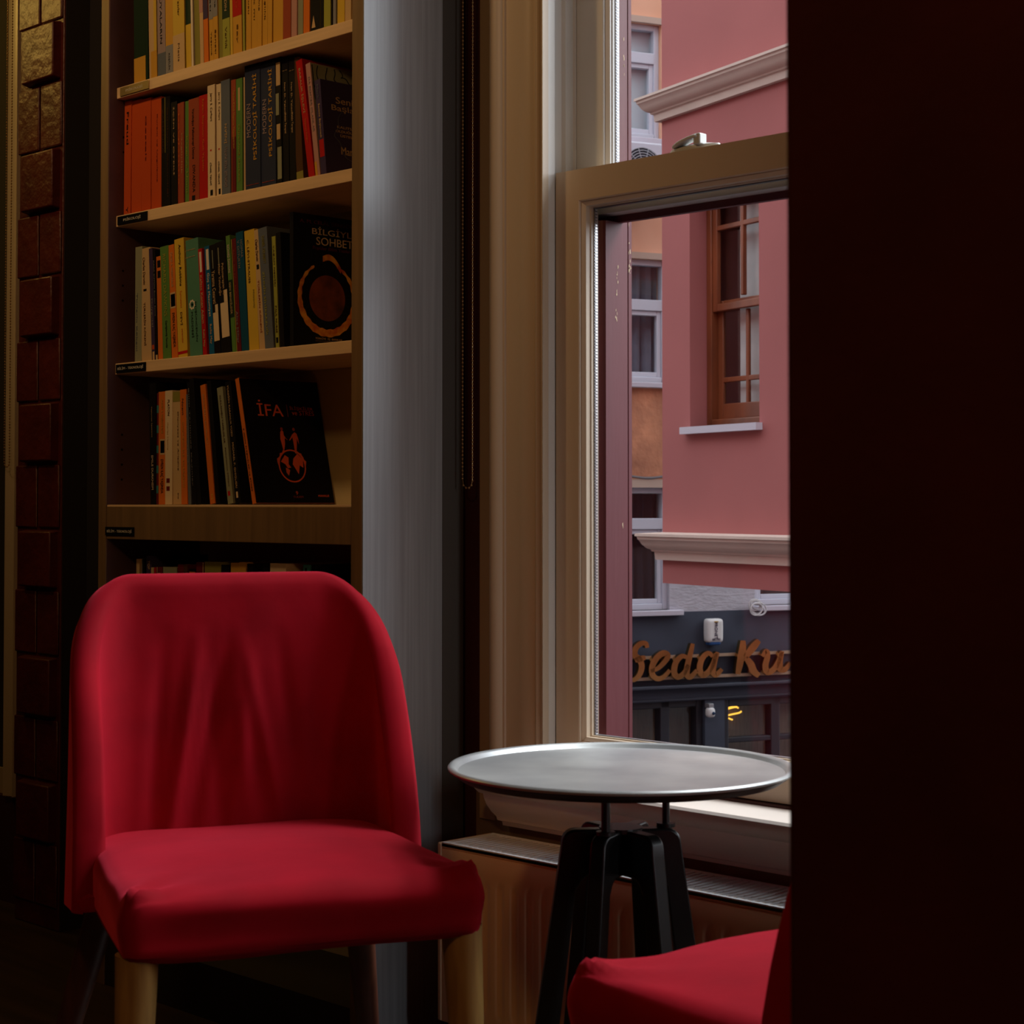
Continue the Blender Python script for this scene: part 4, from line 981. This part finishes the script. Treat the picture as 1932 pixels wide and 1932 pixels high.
for (x0, x1, yt, xt, col, lab, bands, texts) in T3:
    b = bk_(2, x0, x1, yt, xt, col, lab, bands=bands, texts=texts, group=G3)
    if 'cog wheel' in lab:
        mb = MB(); n = 48; w = .028; c = (w * .5, .100)
        out = [(c[0] + (.0085 + (.0014 if (i // 3) % 2 else 0)) * cos(2 * pi * i / n), -.0004, c[1] + (.0085 + (.0014 if (i // 3) % 2 else 0)) * sin(2 * pi * i / n)) for i in range(n)]
        inn = [(c[0] + .0058 * cos(2 * pi * i / n), -.0004, c[1] + .0058 * sin(2 * pi * i / n)) for i in range(n)]
        mb.add(out + inn, [(i, (i + 1) % n, n + (i + 1) % n, n + i) for i in range(n)])
        mb.lathe([(.001, 0), (.0028, 0)], 16); 
        mb.v = mb.v[:2 * n] + [(c[0] + x, -.0004, c[1] + y) for x, y, z in mb.v[2 * n:]]
        mb.build('cog_print', flat(PAL['white']), b)
def cover_ya(b, w, h, d):
    text_part(b, 'title', 'YAŞAM', (w + .0004, .055, h * .80), (0, 1, 0), (0, 0, 1), .07, .012, flat(PAL['brown']), .0002)
bk_(2, 527, 536, 440, 519, 'black', 'black book with a faint cover, just left of the fire ring cover', group=G3, cover=cover_ya)
bk_(2, 546, 553, 401, 545, 'black', 'black book with a burning ring around a planet on its cover', group=G3, cover=cover_fire, depth=.155)

G4 = 'books on the fourth shelf'
def cover_base(b, w, h, d):
    mb = MB(); mb.box(w + .00005, w + .0003, .0012, d - .0005, .0005, h - .0005); mb.build('front_cover', flat(PAL['black'], .4), b)
def cover_ifa(b, w, h, d):
    R, U = (0, 1, 0), (0, 0, 1); X = w + .0004; m = flat((0.80, 0.14, 0.05))
    text_part(b, 'title', 'İFA', (X, d * .34, h * .765), R, U, .060, .031, m, .0002)
    text_part(b, 'subtitle', 'İLİŞKİLER', (X, d * .74, h * .772), R, U, .056, .009, m, .0002)
    text_part(b, 'subtitle', 've STRES', (X, d * .755, h * .735), R, U, .053, .009, m, .0002)
    mb = MB(); mb.box(X, X + .0002, d * .555, d * .558, h * .70, h * .80); mb.build('rule_print', m, b)
    cy0, cz0, r0 = d * .52, h * .30, .032
    mb = MB()
    n = 48
    o_ = [(X, cy0 + (r0 + (.0045 * random.random() if sin(2 * pi * i / n) > .1 and abs(cos(2 * pi * i / n)) > .45 else 0)) * cos(2 * pi * i / n), cz0 + (r0 + (.0045 * random.random() if sin(2 * pi * i / n) > .1 and abs(cos(2 * pi * i / n)) > .45 else 0)) * sin(2 * pi * i / n)) for i in range(n)]
    i_ = [(X, cy0 + (r0 - .0028) * cos(2 * pi * i / n), cz0 + (r0 - .0028) * sin(2 * pi * i / n)) for i in range(n)]
    mb.add(o_ + i_, [(i, (i + 1) % n, n + (i + 1) % n, n + i) for i in range(n)])
    for poly in (((-.8, .25), (-.45, .65), (-.2, .5), (-.25, .1), (-.1, -.1), (-.35, -.15), (-.5, .1)), ((-.5, -.1), (-.2, -.25), (-.35, -.6), (-.5, -.4)), ((.15, .45), (.5, .75), (.85, .4), (.8, -.1), (.55, .05), (.4, -.5), (.2, -.15), (.05, .1))):
        mb.add([(X, cy0 + r0 * a, cz0 + r0 * c_) for a, c_ in poly], [tuple(range(len(poly)))])
    mb.build('globe_print', m, b)
    for nm, ox, pts in (('figure_print', -.012, ((-.0025, 0), (-.004, .012), (-.0055, .022), (-.004, .034), (-.003, .038), (0, .040), (.003, .038), (.003, .030), (.009, .020), (.010, .021), (.004, .024), (.003, .012), (.000, 0))), ('figure_print', .013, ((.000, -.008), (.003, .010), (.005, .024), (.008, .012), (.0085, .022), (.006, .034), (.002, .037), (-.004, .032), (-.012, .020), (-.011, .019), (-.004, .026), (-.003, .008), (-.003, -.006)))):
        mb = MB(); mb.add([(X, cy0 + (ox + a) * 1.1, cz0 + r0 - .001 + c_ * .95) for a, c_ in pts], [tuple(range(len(pts)))])
        mb.lathe([(.0001, 0), (.0032, 0)], 12); k = len(pts); mb.v = mb.v[:k] + [(X, cy0 + ox * 1.1 + (0 if ox < 0 else .001) + x, cz0 + r0 + .0395 + y) for x, y, z in mb.v[k:]]
        mb.build(nm, m, b)
    text_part(b, 'publisher', '9', (X, d * .53, h * .082), R, U, .005, .007, m, .0002)
    text_part(b, 'publisher', 'TUDEM', (X, d * .54, h * .05), R, U, .024, .004, flat(PAL['rust']), .0002)
    text_part(b, 'publisher', 'MAHALLE', (X, d * .87, h * .06), R, U, .026, .004, m, .0002)
T4 = [
 (283, 295, 722, 280, 'black', 'black book with white capitals, leftmost on the fourth shelf', [], [('EMILE DURKHEIM', .12, .40, .4, .28, 'cream'), ('Toplumsal İşbölümü', .55, .8, .4, .18, 'tan')]),
 (295, 299, 742, 296, 'maroon', 'very thin red and teal patterned booklet, fourth shelf', [(.1 + .18 * k, .17 + .18 * k, 'teal') for k in range(5)], []),
 (299, 312, 740, 299, 'orange', 'orange book with a small black photo block, fourth shelf', [(.44, .58, 'tan', .25, .95), (.455, .565, 'black', .3, .9)], [('DAVID A. WEINTRAUB', .63, .93, .55, .28, 'ochre'), ('EVREN KAÇ YAŞINDA', .1, .40, .5, .5, 'brown')]),
 (312, 326, 738, 312, 'cream', 'cream book with dark capitals and maroon squares at its foot', [(.19, .23, 'maroon', .2, .65), (.12, .16, 'maroon', .2, .65)], [('PLATON', .78, .92, .5, .25, 'brown'), ('Devlet Üstüne', .48, .72, .4, .15, 'tan')]),
 (326, 343, 740, 325, 'tan', 'greyish tan book right of the cream one, fourth shelf', [(.91, 1, 'olive')], [('Dionysos ve Ariadne', .3, .82, .6, .15, 'brown'), ('Samuel', .05, .1, .6, .1, 'brown')]),
 (343, 355, 736, 340, 'orange', 'orange book with yellowish capitals beside the grey blue one, fourth shelf', [], [('CHOMSKY İLE ANARŞİZM', .15, .72, .45, .35, 'ochre'), ('Noam', .78, .92, .45, .25, 'brown')]),
 (356, 362, 745, 349, 'slate', 'narrow grey blue book leaning, fourth shelf', [], [('Zaferin Tadı Doğal', .2, .8, .5, .4, 'grey')]),
 (363, 372, 722, 353, 'black', 'large black book with fine white line of text, fourth shelf', [], [('Bilim Tarihinde Kadınlar', .15, .95, .35, .15, 'grey')]),
 (397, 407, 728, 378, 'orange', 'orange book leaning between two black books, fourth shelf', [], [('BENLİĞİN DOĞUŞU', .5, .92, .5, .3, 'tan'), ('M', .04, .08, .5, .3, 'gold')]),
 (430, 441, 733, 409, 'greygreen', 'pale grey book leaning with dark capitals, fourth shelf', [(.07, .11, 'red', .2, .6)], [('KULLANIŞLI YANILGILAR', .52, .93, .45, .3, 'brown'), ('Psikolojinin Mitleri', .15, .48, .5, .2, 'brown')]),
 (445, 456, 722, 425, 'black', 'black book leaning with pale capitals down its spine, fourth shelf', [(.05, .10, 'cream', .3, .6)], [('YÜREĞİN KARANLIK YÜZÜ', .55, .97, .5, .32, 'tan'), ('MICHAEL P. GHIGLIERI', .13, .5, .5, .28, 'tan')]),
]
for (x0, x1, yt, xt, col, lab, bands, texts) in T4:
    bk_(3, x0, x1, yt, xt, col, lab, bands=bands, texts=texts, group=G4, depth=.14)
bk_(3, 373, 381, 716, 358, 'black', 'black book leaning against the large black one, fourth shelf', group=G4, depth=.15)
bk_(3, 408, 416, 720, 390, 'black', 'black book leaning right of the orange one, fourth shelf', group=G4, depth=.15)
bk_(3, 477, 484, 716, 444, 'orange', 'black covered book with orange spine and a couple above a globe on its cover', group=G4, cover=lambda b, w, h, d: (cover_base(b, w, h, d), cover_ifa(b, w, h, d)), depth=.186, texts=[('9 GÜN İLİŞKİLER ve STRES', .1, .60, .5, .5, 'brown')])
G5 = 'books on the lowest visible shelf'
T5 = [
 (255, 261, 1055, 'tan', 'narrow beige book, leftmost above the chair back', [], []),
 (266, 271, 1055, 'black', 'narrow black book, second from left above the chair back', [(.0, 1, 'grey', 0, .2)], []),
 (274, 284, 1049, 'purple', 'tall dull purple book above the left of the chair back', [], [('TOP', .86, .95, .5, .4, 'tan')]),
 (284, 289, 1071, 'tan', 'narrow tan book right of the dull purple one', [], []),
 (290, 293, 1071, 'red', 'thin red book between tan and maroon ones above the chair', [], []),
 (294, 304, 1070, 'maroon', 'maroon book with tan capitals above the chair back', [(0, 1, 'tan', 0, .08)], [('DRRAY', .68, .93, .5, .5, 'tan')]),
 (305, 331, 1070, 'greygreen', 'wide dull green book with a maroon block, above the chair', [(.45, .76, 'maroon', .2, 1)], []),
 (333, 352, 1065, 'maroon', 'wide red brown book above the middle left of the chair back', [(.0, 1, 'brown', .6, 1)], []),
 (355, 367, 1074, 'black', 'black book with an orange block at its top, lowest shelf', [(.82, .97, 'orange')], [('NEX', .6, .78, .5, .4, 'cream')]),
 (368, 382, 1061, 'maroon', 'dark red book beside the black one with orange block', [(0, 1, 'tan', .93, 1)], [('EAST', .6, .78, .6, .3, 'cream')]),
 (384, 415, 1060, 'olive', 'wide olive book with a black lower part, lowest shelf', [(.0, .74, 'black')], []),
 (417, 432, 1066, 'black', 'black book left of the gold block, lowest shelf', [(.5, .72, 'gold', .1, 1)], [('GP', .84, .9, .5, .04, 'tan', 'flat')]),
 (434, 450, 1062, 'ochre', 'left one of the two gold books above the chair back', [], [('AYLAH', .55, .78, .5, .2, 'brown')]),
 (450, 463, 1061, 'ochre', 'right one of the two gold books above the chair back', [], [('MAKING', .55, .78, .3, .2, 'brown'), ('NASIL', .6, .8, .8, .2, 'black')]),
 (466, 477, 1064, 'black', 'black book right of the gold pair, lowest shelf', [], []),
 (480, 490, 1081, 'tan', 'low tan and red book right of the gold pair, lowest shelf', [(0, 1, 'rust', 0, .3)], []),
 (494, 506, 1064, 'black', 'black book with faint capitals left of the cream numbered one', [], [('SY EA', .6, .9, .5, .3, 'tan')]),
 (509, 539, 1063, 'cream', 'wide cream book with the number one on its spine', [], [('1', .80, .88, .5, .07, 'brown', 'flat'), ('PARADOKS', .905, .925, .5, .022, 'brown', 'flat'), ('GERÇEK', .745, .765, .5, .02, 'brown', 'flat')]),
 (541, 549, 1083, 'brown', 'dark brown book with tan capitals right of the cream one', [], [('BİLİ', .55, .8, .5, .5, 'tan')]),
 (550, 569, 1082, 'green', 'green book on the right half above the chair back', [], []),
 (571, 583, 1066, 'teal', 'slate teal book with a black stripe above the chair back', [(.5, .97, 'black', .3, .6)], []),
]
for (x0, x1, yt, col, lab, bands, texts) in T5:
    bk_(4, x0, x1, yt, x0 + 1, col, lab, bands=bands, texts=texts, group=G5)
def cover_film(b, w, h, d):
    text_part(b, 'title', 'FİLM TEKNİK', (w + .0004, .07, h * .84), (0, 1, 0), (0, 0, 1), .085, .013, flat(PAL['brown']), .0002)
    text_part(b, 'title', 'FİLM OYUNU', (w + .0004, .07, h * .72), (0, 1, 0), (0, 0, 1), .080, .013, flat(PAL['brown']), .0002)
bk_(4, 585, 594, 1066, 586, 'black', 'black book showing its cover at the right end above the chair', group=G5, cover=cover_film)

# ================================================================== RADIATOR
rz_top = 0.382
rp = CAM + ray(824, 1589) * ((rz_top - CAM.z) / ray(824, 1589).z)
RX0, RY0 = rp.x, rp.y; RY1 = -0.026; RX1 = RX0 + 1.45; RZ0 = 0.085
rd = thing('radiator', 'cream panel radiator with fluted front under the window sill', 'radiator', ((RX0 + RX1) / 2, (RY0 + RY1) / 2, 0))
RI = L(rd)
# fluted front panel
NX = []; x = RX0 + .012; p0 = RX0 + .105; pitch = .0333
def flute(x, z):
    if x < p0 - .008 or x > RX1 - .08: return 0
    t = ((x - p0) / pitch) % 1.0
    f = max(0, sin(pi * min(1, t / .55))) if t < .55 else 0
    e = min(1, max(0, (z - RZ0 - .03) / .014)) * min(1, max(0, (rz_top - .048 - .007 * 0 - z) / .014))
    return .0032 * f * e
mb = MB(); cols = []
nx = 420; zs2 = [RZ0, RZ0 + .02, RZ0 + .03, RZ0 + .037, RZ0 + .044, RZ0 + .06, (RZ0 + rz_top) / 2, rz_top - .075, rz_top - .062, rz_top - .055, rz_top - .048, rz_top - .040, rz_top - .012, rz_top - .010, rz_top - .006, rz_top - .001]
for i in range(nx + 1):
    x = RX0 + .002 + (RX1 - RX0 - .004) * i / nx
    cols.append([(x, RY0 + .004 + flute(x, z) + (.002 if rz_top - .0115 < z < rz_top - .008 else 0), z) for z in zs2] + [(x, RY0 + .020, zs2[-1]), (x, RY0 + .020, RZ0)])
mb.loft(cols, True, True)
mb.build('front_panel', M_RAD, rd, smooth=True, angle=50, local=RI)
mb = MB(); mb.box(RX0 + .01, RX1 - .01, RY1 - .016, RY1, RZ0, rz_top - .012); mb.build('back_panel', M_RAD, rd, bevel=.003, local=RI)
for xx in (RX0, RX1 - .008):
    mb = MB(); mb.box(xx, xx + .008, RY0 + .002, RY1, RZ0, rz_top)
    mb.build('side_cover', M_RAD, rd, bevel=.002, local=RI)
mb = MB(); mb.box(RX0 + .008, RX1 - .008, RY0 + .004, RY0 + .010, rz_top - .006, rz_top + .001); mb.box(RX0 + .008, RX1 - .008, RY1 - .006, RY1, rz_top - .006, rz_top + .001)
mb.box(RX0 + .008, RX0 + .022, RY0 + .010, RY1 - .006, rz_top - .003, rz_top + .0005)
x = RX0 + .026
while x < RX1 - .012:
    mb.box(x, x + .0055, RY0 + .009, RY1 - .005, rz_top - .011, rz_top); x += .0130
for q in (.33, .66): y = RY0 + (RY1 - RY0) * q; mb.box(RX0 + .008, RX1 - .008, y - .0015, y + .0015, rz_top - .004, rz_top - .001)
mb.build('top_grille', M_RADTOP, rd, local=RI)
mb = MB()
for xx in (RX0 + .25, RX0 + .75, RX1 - .2): mb.box(xx, xx + .03, RY1 - .002, -.0045, RZ0 + .05, rz_top - .06)
mb.build('wall_bracket', M_RAD, rd, local=RI)
mb = MB()
for xx in (RX1 - .05, RX1 - .1): mb.tube([(xx, (RY0 + RY1) / 2, 0.0), (xx, (RY0 + RY1) / 2, RZ0 + .01)], .009, 10)
mb.build('supply_pipe', M_RAD, rd, smooth=True, local=RI)
mb = MB(); mb.box(RX0 + .02, RX1 - .02, RY0 + .045, RY0 + .05, RZ0, rz_top - .03); mb.build('convector_fin', mat('dark_steel', (0.02, 0.02, 0.02), .6, .3), rd, local=RI)

# ================================================================== TABLE
TX, TY = cw(0.1495, 2.5); TH = 0.593; TR = 0.238
tb = thing('side_table', 'small round metal tray table on black crossed wooden legs by the window', 'table', (TX, TY, 0))
M_TRAY = mat('worn_metal', (0.50, 0.51, 0.49), 0.36, 0.45, color2=(0.32, 0.33, 0.33), scale=7, bump=.06, bscale=9, dist=.002)
M_TRAYD = mat('dark_metal', (0.045, 0.03, 0.028), 0.4, 0.5)
mb = MB(); mb.lathe([(.001, TH - .013), (.10, TH - .013), (TR - .022, TH - .012), (TR - .016, TH - .010), (TR - .011, TH - .003), (TR - .006, TH), (TR - .002, TH - .0005), (TR, TH - .003), (TR - .001, TH - .0055), (TR - .005, TH - .0075)], 120); mb.build('tray_top', M_TRAY, tb, smooth=True, angle=60)
mb = MB(); mb.lathe([(.001, TH - .0165), (.10, TH - .0165), (TR - .030, TH - .018), (TR - .018, TH - .0175), (TR - .006, TH - .009), (TR - .0045, TH - .0078), (TR - .010, TH - .0075), (TR - .018, TH - .0135), (.001, TH - .0135)], 120); mb.build('tray_underside', M_TRAYD, tb, smooth=True, angle=40)
LT = 0.506
def leg_frame(ang, half_top, splay, thick=.022, wd=.036):
    # an arched board: bar with rounded corners and two splayed legs, in the local plane (r, z)
    out = []; H = LT
    xb = half_top + splay
    r = .018
    outer = [(-xb, 0), (-half_top - splay * .02, H - r * 1.6)] + [(-half_top + r - r * cos(a), H - r + r * sin(a)) for a in [pi / 2 * k / 5 for k in range(1, 6)]]
    outer += [(-x, z) for x, z in outer[::-1]]
    zt = H - .062; sl_ = splay / H
    xi = half_top - wd * .62
    inner = [(xb - wd, 0), (xi + sl_ * .02, zt - .02)] + [(xi - .022 + .022 * cos(a), zt - .022 + .022 * sin(a)) for a in [pi / 2 * k / 5 for k in range(1, 6)]]
    inner += [(-x, z) for x, z in inner[::-1]]
    # two halves so every face stays simple
    o = outer; n = len(o) // 2
    mb = MB()
    ca, sa = cos(ang), sin(ang)
    P = lambda x, z, t: (x * ca - t * sa, x * sa + t * ca, z)
    poly = outer + inner      # outer left foot -> over the top -> right foot, then inner right -> left
    k = len(poly)
    vs = [P(x, z, -thick / 2) for x, z in poly] + [P(x, z, thick / 2) for x, z in poly]
    no = len(outer); pair = []
    # quads between outer and reversed inner
    inn = list(range(no, k))[::-1]
    fs = []
    m_ = min(no, len(inn))
    for i in range(m_ - 1):
        fs.append((i, i + 1, inn[i + 1], inn[i])); fs.append((i + k, inn[i] + k, inn[i + 1] + k, i + 1 + k))
    for i in range(k): fs.append((i, (i + 1) % k, (i + 1) % k + k, i + k))
    mb.add(vs, fs)
    return mb
base = radians(45)          # board facing the camera squarely: its plane runs along the camera's right
for k, a in enumerate((0, 60, 120)):
    leg_frame(base + radians(a + 4), .082, .070).build('leg_frame', M_BLACK, tb, bevel=.003, seg=2)
for (px, dd, r) in ((1142, -.055, .0062), (1255, .012, .0052)):
    X = (px - 966) / F_PX * (2.5 + dd); wx, wy = cw(X, 2.5 + dd)
    mb = MB(); mb.tube([(wx - TX, wy - TY, LT - .05), (wx - TX, wy - TY, TH - .017)], r, 12); mb.lathe([(.001, 0), (.013, 0), (.013, .005), (.001, .006)], 14, (wx - TX, wy - TY, LT)); mb.build('support_rod', M_BLACK, tb, smooth=True)
mb = MB(); mb.lathe([(.001, 0), (.030, 0), (.030, .006), (.001, .006)], 24, (0, 0, LT - .004)); mb.build('centre_plate', M_BLACK, tb)

# ================================================================== CHAIRS
SEAT_Z0, SEAT_Z1 = 0.395, 0.478
def seat_mesh():
    vs, fs = rounded(.47, .47, SEAT_Z1 - SEAT_Z0, .024, 34)
    out = []
    for p in vs:
        x, y, z = p
        t = (y + .235) / .47                     # 0 at the front (local -Y), 1 at the back
        x *= 1 - .10 * t
        u, v = x / .235, y / .235
        top = max(0, z / .0415)
        z += .020 * (1 - u * u) * (1 - v * v) * top           # crowned cushion
        z += .004 * top * noise.noise(Vector((x * 9, y * 9, 1.3)))
        y -= .006 * cos(u * 1.5) * (1 if y < -.15 else 0)
        # gathered cloth at the two front corners
        for sx in (-1, 1):
            d = sqrt((x - sx * .215) ** 2 + (y + .212) ** 2)
            if d < .15:
                a = atan2(y + .235, (x - sx * .235))
                w_ = (1 - d / .15) ** 1.4
                z += .0035 * w_ * sin(a * 11 + z * 60) * (top if top > 0 else .3)
                z += .010 * max(0, 1 - d / .035) * top
                x += sx * .0022 * w_ * sin(z * 120 + 1); y -= .0018 * w_ * sin(z * 130)
        # drag lines along the front face
        if p.y < -.2: y -= .0014 * sin(z * 90 + x * 12) * (1 - abs(u) ** 3) + .002 * noise.noise(Vector((x * 14, 3, z * 30)))
        if p.z < -.03: z += .006 * noise.noise(Vector((x * 6, y * 6, 5)))
        out.append((x, y, z + (SEAT_Z0 + SEAT_Z1) / 2))
    mb = MB(); mb.add(out, fs); return mb
def back_mesh():
    """wrap-around shell: centre line runs right wing - back - left wing"""
    HB, RC, WING, YB_ = .226, .085, .143, .205
    NU, NV = 96, 34
    Lb = 2 * (HB - RC); Lc = RC * pi / 2; Lw = WING - RC
    T = Lb + 2 * Lc + 2 * Lw
    Z0, ZT = .395, .830
    inner, outer_ = [], []
    def plan(s):
        # s measured from the tip of the wing at +x
        if s < Lw: return (HB, YB_ - RC - (Lw - s)), (1, 0)
        s -= Lw
        if s < Lc: a = s / RC; return (HB - RC + RC * cos(a), YB_ - RC + RC * sin(a)), (cos(a), sin(a))
        s -= Lc
        if s < Lb: return (HB - RC - s, YB_), (0, 1)
        s -= Lb
        if s < Lc: a = pi / 2 + s / RC; return (-HB + RC + RC * cos(a), YB_ - RC + RC * sin(a)), (cos(a), sin(a))
        s -= Lc
        return (-HB, YB_ - RC - s), (-1, 0)
    ring_grid = []
    for i in range(NU + 1):
        s = T * i / NU
        (x, y), (nx_, ny_) = plan(s)
        # top edge: level across the back, falling in a long curve over corner and wing
        e = min(s, T - s); E = Lw + Lc * 1.0
        q = max(0.0, 1 - e / E)                     # 0 on the back, 1 at the wing tip
        zt = .405 + (ZT - .405) * max(0.0, 1 - q ** 2.0) ** (1 / 1.75)
        z0 = Z0 + .012 * q
        col = []
        for j in range(NV + 1):
            v = j / NV
            z = z0 + (zt - z0) * v
            f = (z - Z0) / (ZT - Z0)
            rec = .035 * f * f                       # the back reclines
            taper = 1 - .035 * f
            X, Y = x * taper, y + rec + .012 * sin(pi * f) * (1 - (x / HB) ** 2)
            # folds in the lining
            fold = 0
            for (s0, amp, wd, sl2) in ((.235, .006, .012, .05), (.275, -.007, .010, .09), (.205, .004, .014, -.02), (T - .290, .008, .011, -.10), (T - .255, -.009, .010, -.07), (T - .220, .007, .012, -.03), (T / 2 - .02, -.005, .013, .03), (T / 2 + .02, .005, .012, .02), (T / 2 + .08, .002, .02, 0), (T - .345, -.004, .013, -.06)):
                g = math.exp(-((s - s0 - sl2 * (f - .4)) / wd) ** 2)
                fold += amp * g * sin(pi * min(1, max(0, f * 1.15)))
            fold += .0022 * noise.noise(Vector((s * 12, f * 2.2, 7)))
            th = .046 - .008 * f
            col.append(((X, Y, z), (nx_, ny_), th, fold))
        ring_grid.append(col)
    # closed cross-section per column: up the inside, over the rounded top, down the outside
    rings = []
    for col in ring_grid:
        inn = []; out = []
        for (P_, n_, th, fold) in col:
            inn.append((P_[0] - n_[0] * (th / 2 - fold), P_[1] - n_[1] * (th / 2 - fold), P_[2]))
            out.append((P_[0] + n_[0] * th / 2, P_[1] + n_[1] * th / 2, P_[2]))
        P_, n_, th, fold = col[-1]
        cap = []
        for a in (.25, .5, .75):
            A_ = pi * a
            cap.append((P_[0] - n_[0] * th / 2 * cos(A_), P_[1] - n_[1] * th / 2 * cos(A_), P_[2] + th / 2 * sin(A_)))
        rings.append(inn + cap + out[::-1])
    # round the two wing tips
    def tip(r, d):
        c = [sum(p[k] for p in r) / len(r) for k in range(3)]
        mx = []
        for (sh_, dy) in ((.85, .010), (.45, .018)):
            # shrink the thickness only
            m2 = []
            n = len(r)
            for i, p in enumerate(r):
                o = r[n - 1 - i] if i < NV + 1 or i >= n - NV - 1 else p
                mx_ = ((p[0] + o[0]) / 2, (p[1] + o[1]) / 2, p[2])
                m2.append((mx_[0] + (p[0] - mx_[0]) * sh_, mx_[1] + (p[1] - mx_[1]) * sh_ - dy, p[2]))
            mx.append(m2)
        return mx
    a = tip(rings[0], 1); b = tip(rings[-1], -1)
    rings = [a[1], a[0]] + rings + [b[0], b[1]]
    mb = MB(); mb.loft(rings, True, True); return mb
def make_chair(label):
    t = thing('velvet_chair', label, 'chair')
    seat_mesh().build('seat', M_VELVET, t, smooth=True, angle=180)
    back_mesh().build('backrest', M_VELVET, t, smooth=True, angle=75)
    for sx in (-1, 1):
        mb = MB(); pr = []
        for k in range(9):
            f = k / 8; z = SEAT_Z0 + .012 - (SEAT_Z0 + .012) * f; r = .0265 * (1 - f) + .0155 * f
            cx, cy = sx * (.209 + .014 * f), -.203 - .020 * f
            pr.append([(cx + r * cos(a) * (1.0), cy + r * sin(a), z) for a in [2 * pi * i / 20 for i in range(20)]])
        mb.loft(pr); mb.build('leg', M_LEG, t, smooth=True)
        mb = MB(); pr = []
        for k in range(9):
            f = k / 8; z = SEAT_Z0 + .03 - (SEAT_Z0 + .03) * f; r = .024 * (1 - f) + .014 * f
            cx, cy = sx * (.178 + .085 * f), .168 + .170 * f
            pr.append([(cx + r * cos(a), cy + r * sin(a) * 1.15, z) for a in [2 * pi * i / 20 for i in range(20)]])
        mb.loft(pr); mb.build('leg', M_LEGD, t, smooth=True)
    return t
def place(t, X, d, fx, fd):
    """put the chair's seat centre at camera floor coordinates (X, d), facing (fx, fd)"""
    x, y = cw(X, d); a = cw(fx, fd); z = cw(0, 0); dx, dy = a[0] - z[0], a[1] - z[1]
    t.location = (x, y, 0); t.rotation_euler = (0, 0, atan2(dy, dx) + pi / 2)
ch1 = make_chair('red velvet chair with wooden legs in front of the bookcase, seen whole')
fx, fd = .373, -.928
cxm, cdm = (-.465 - .03) / 2, (2.165 + 2.34) / 2
place(ch1, cxm - fx * .235, cdm - fd * .235, fx, fd)
ch2 = ch1.copy(); COL.objects.link(ch2)
for c_ in list(ch1.children):
    k = c_.copy(); COL.objects.link(k); k.parent = ch2
ch2['label'] = 'red velvet chair at the lower right, mostly hidden behind the dark pier'
place(ch2, .377, 1.806, -.588, .809)
for o in (ch1, ch2): o['group'] = 'red velvet chairs'
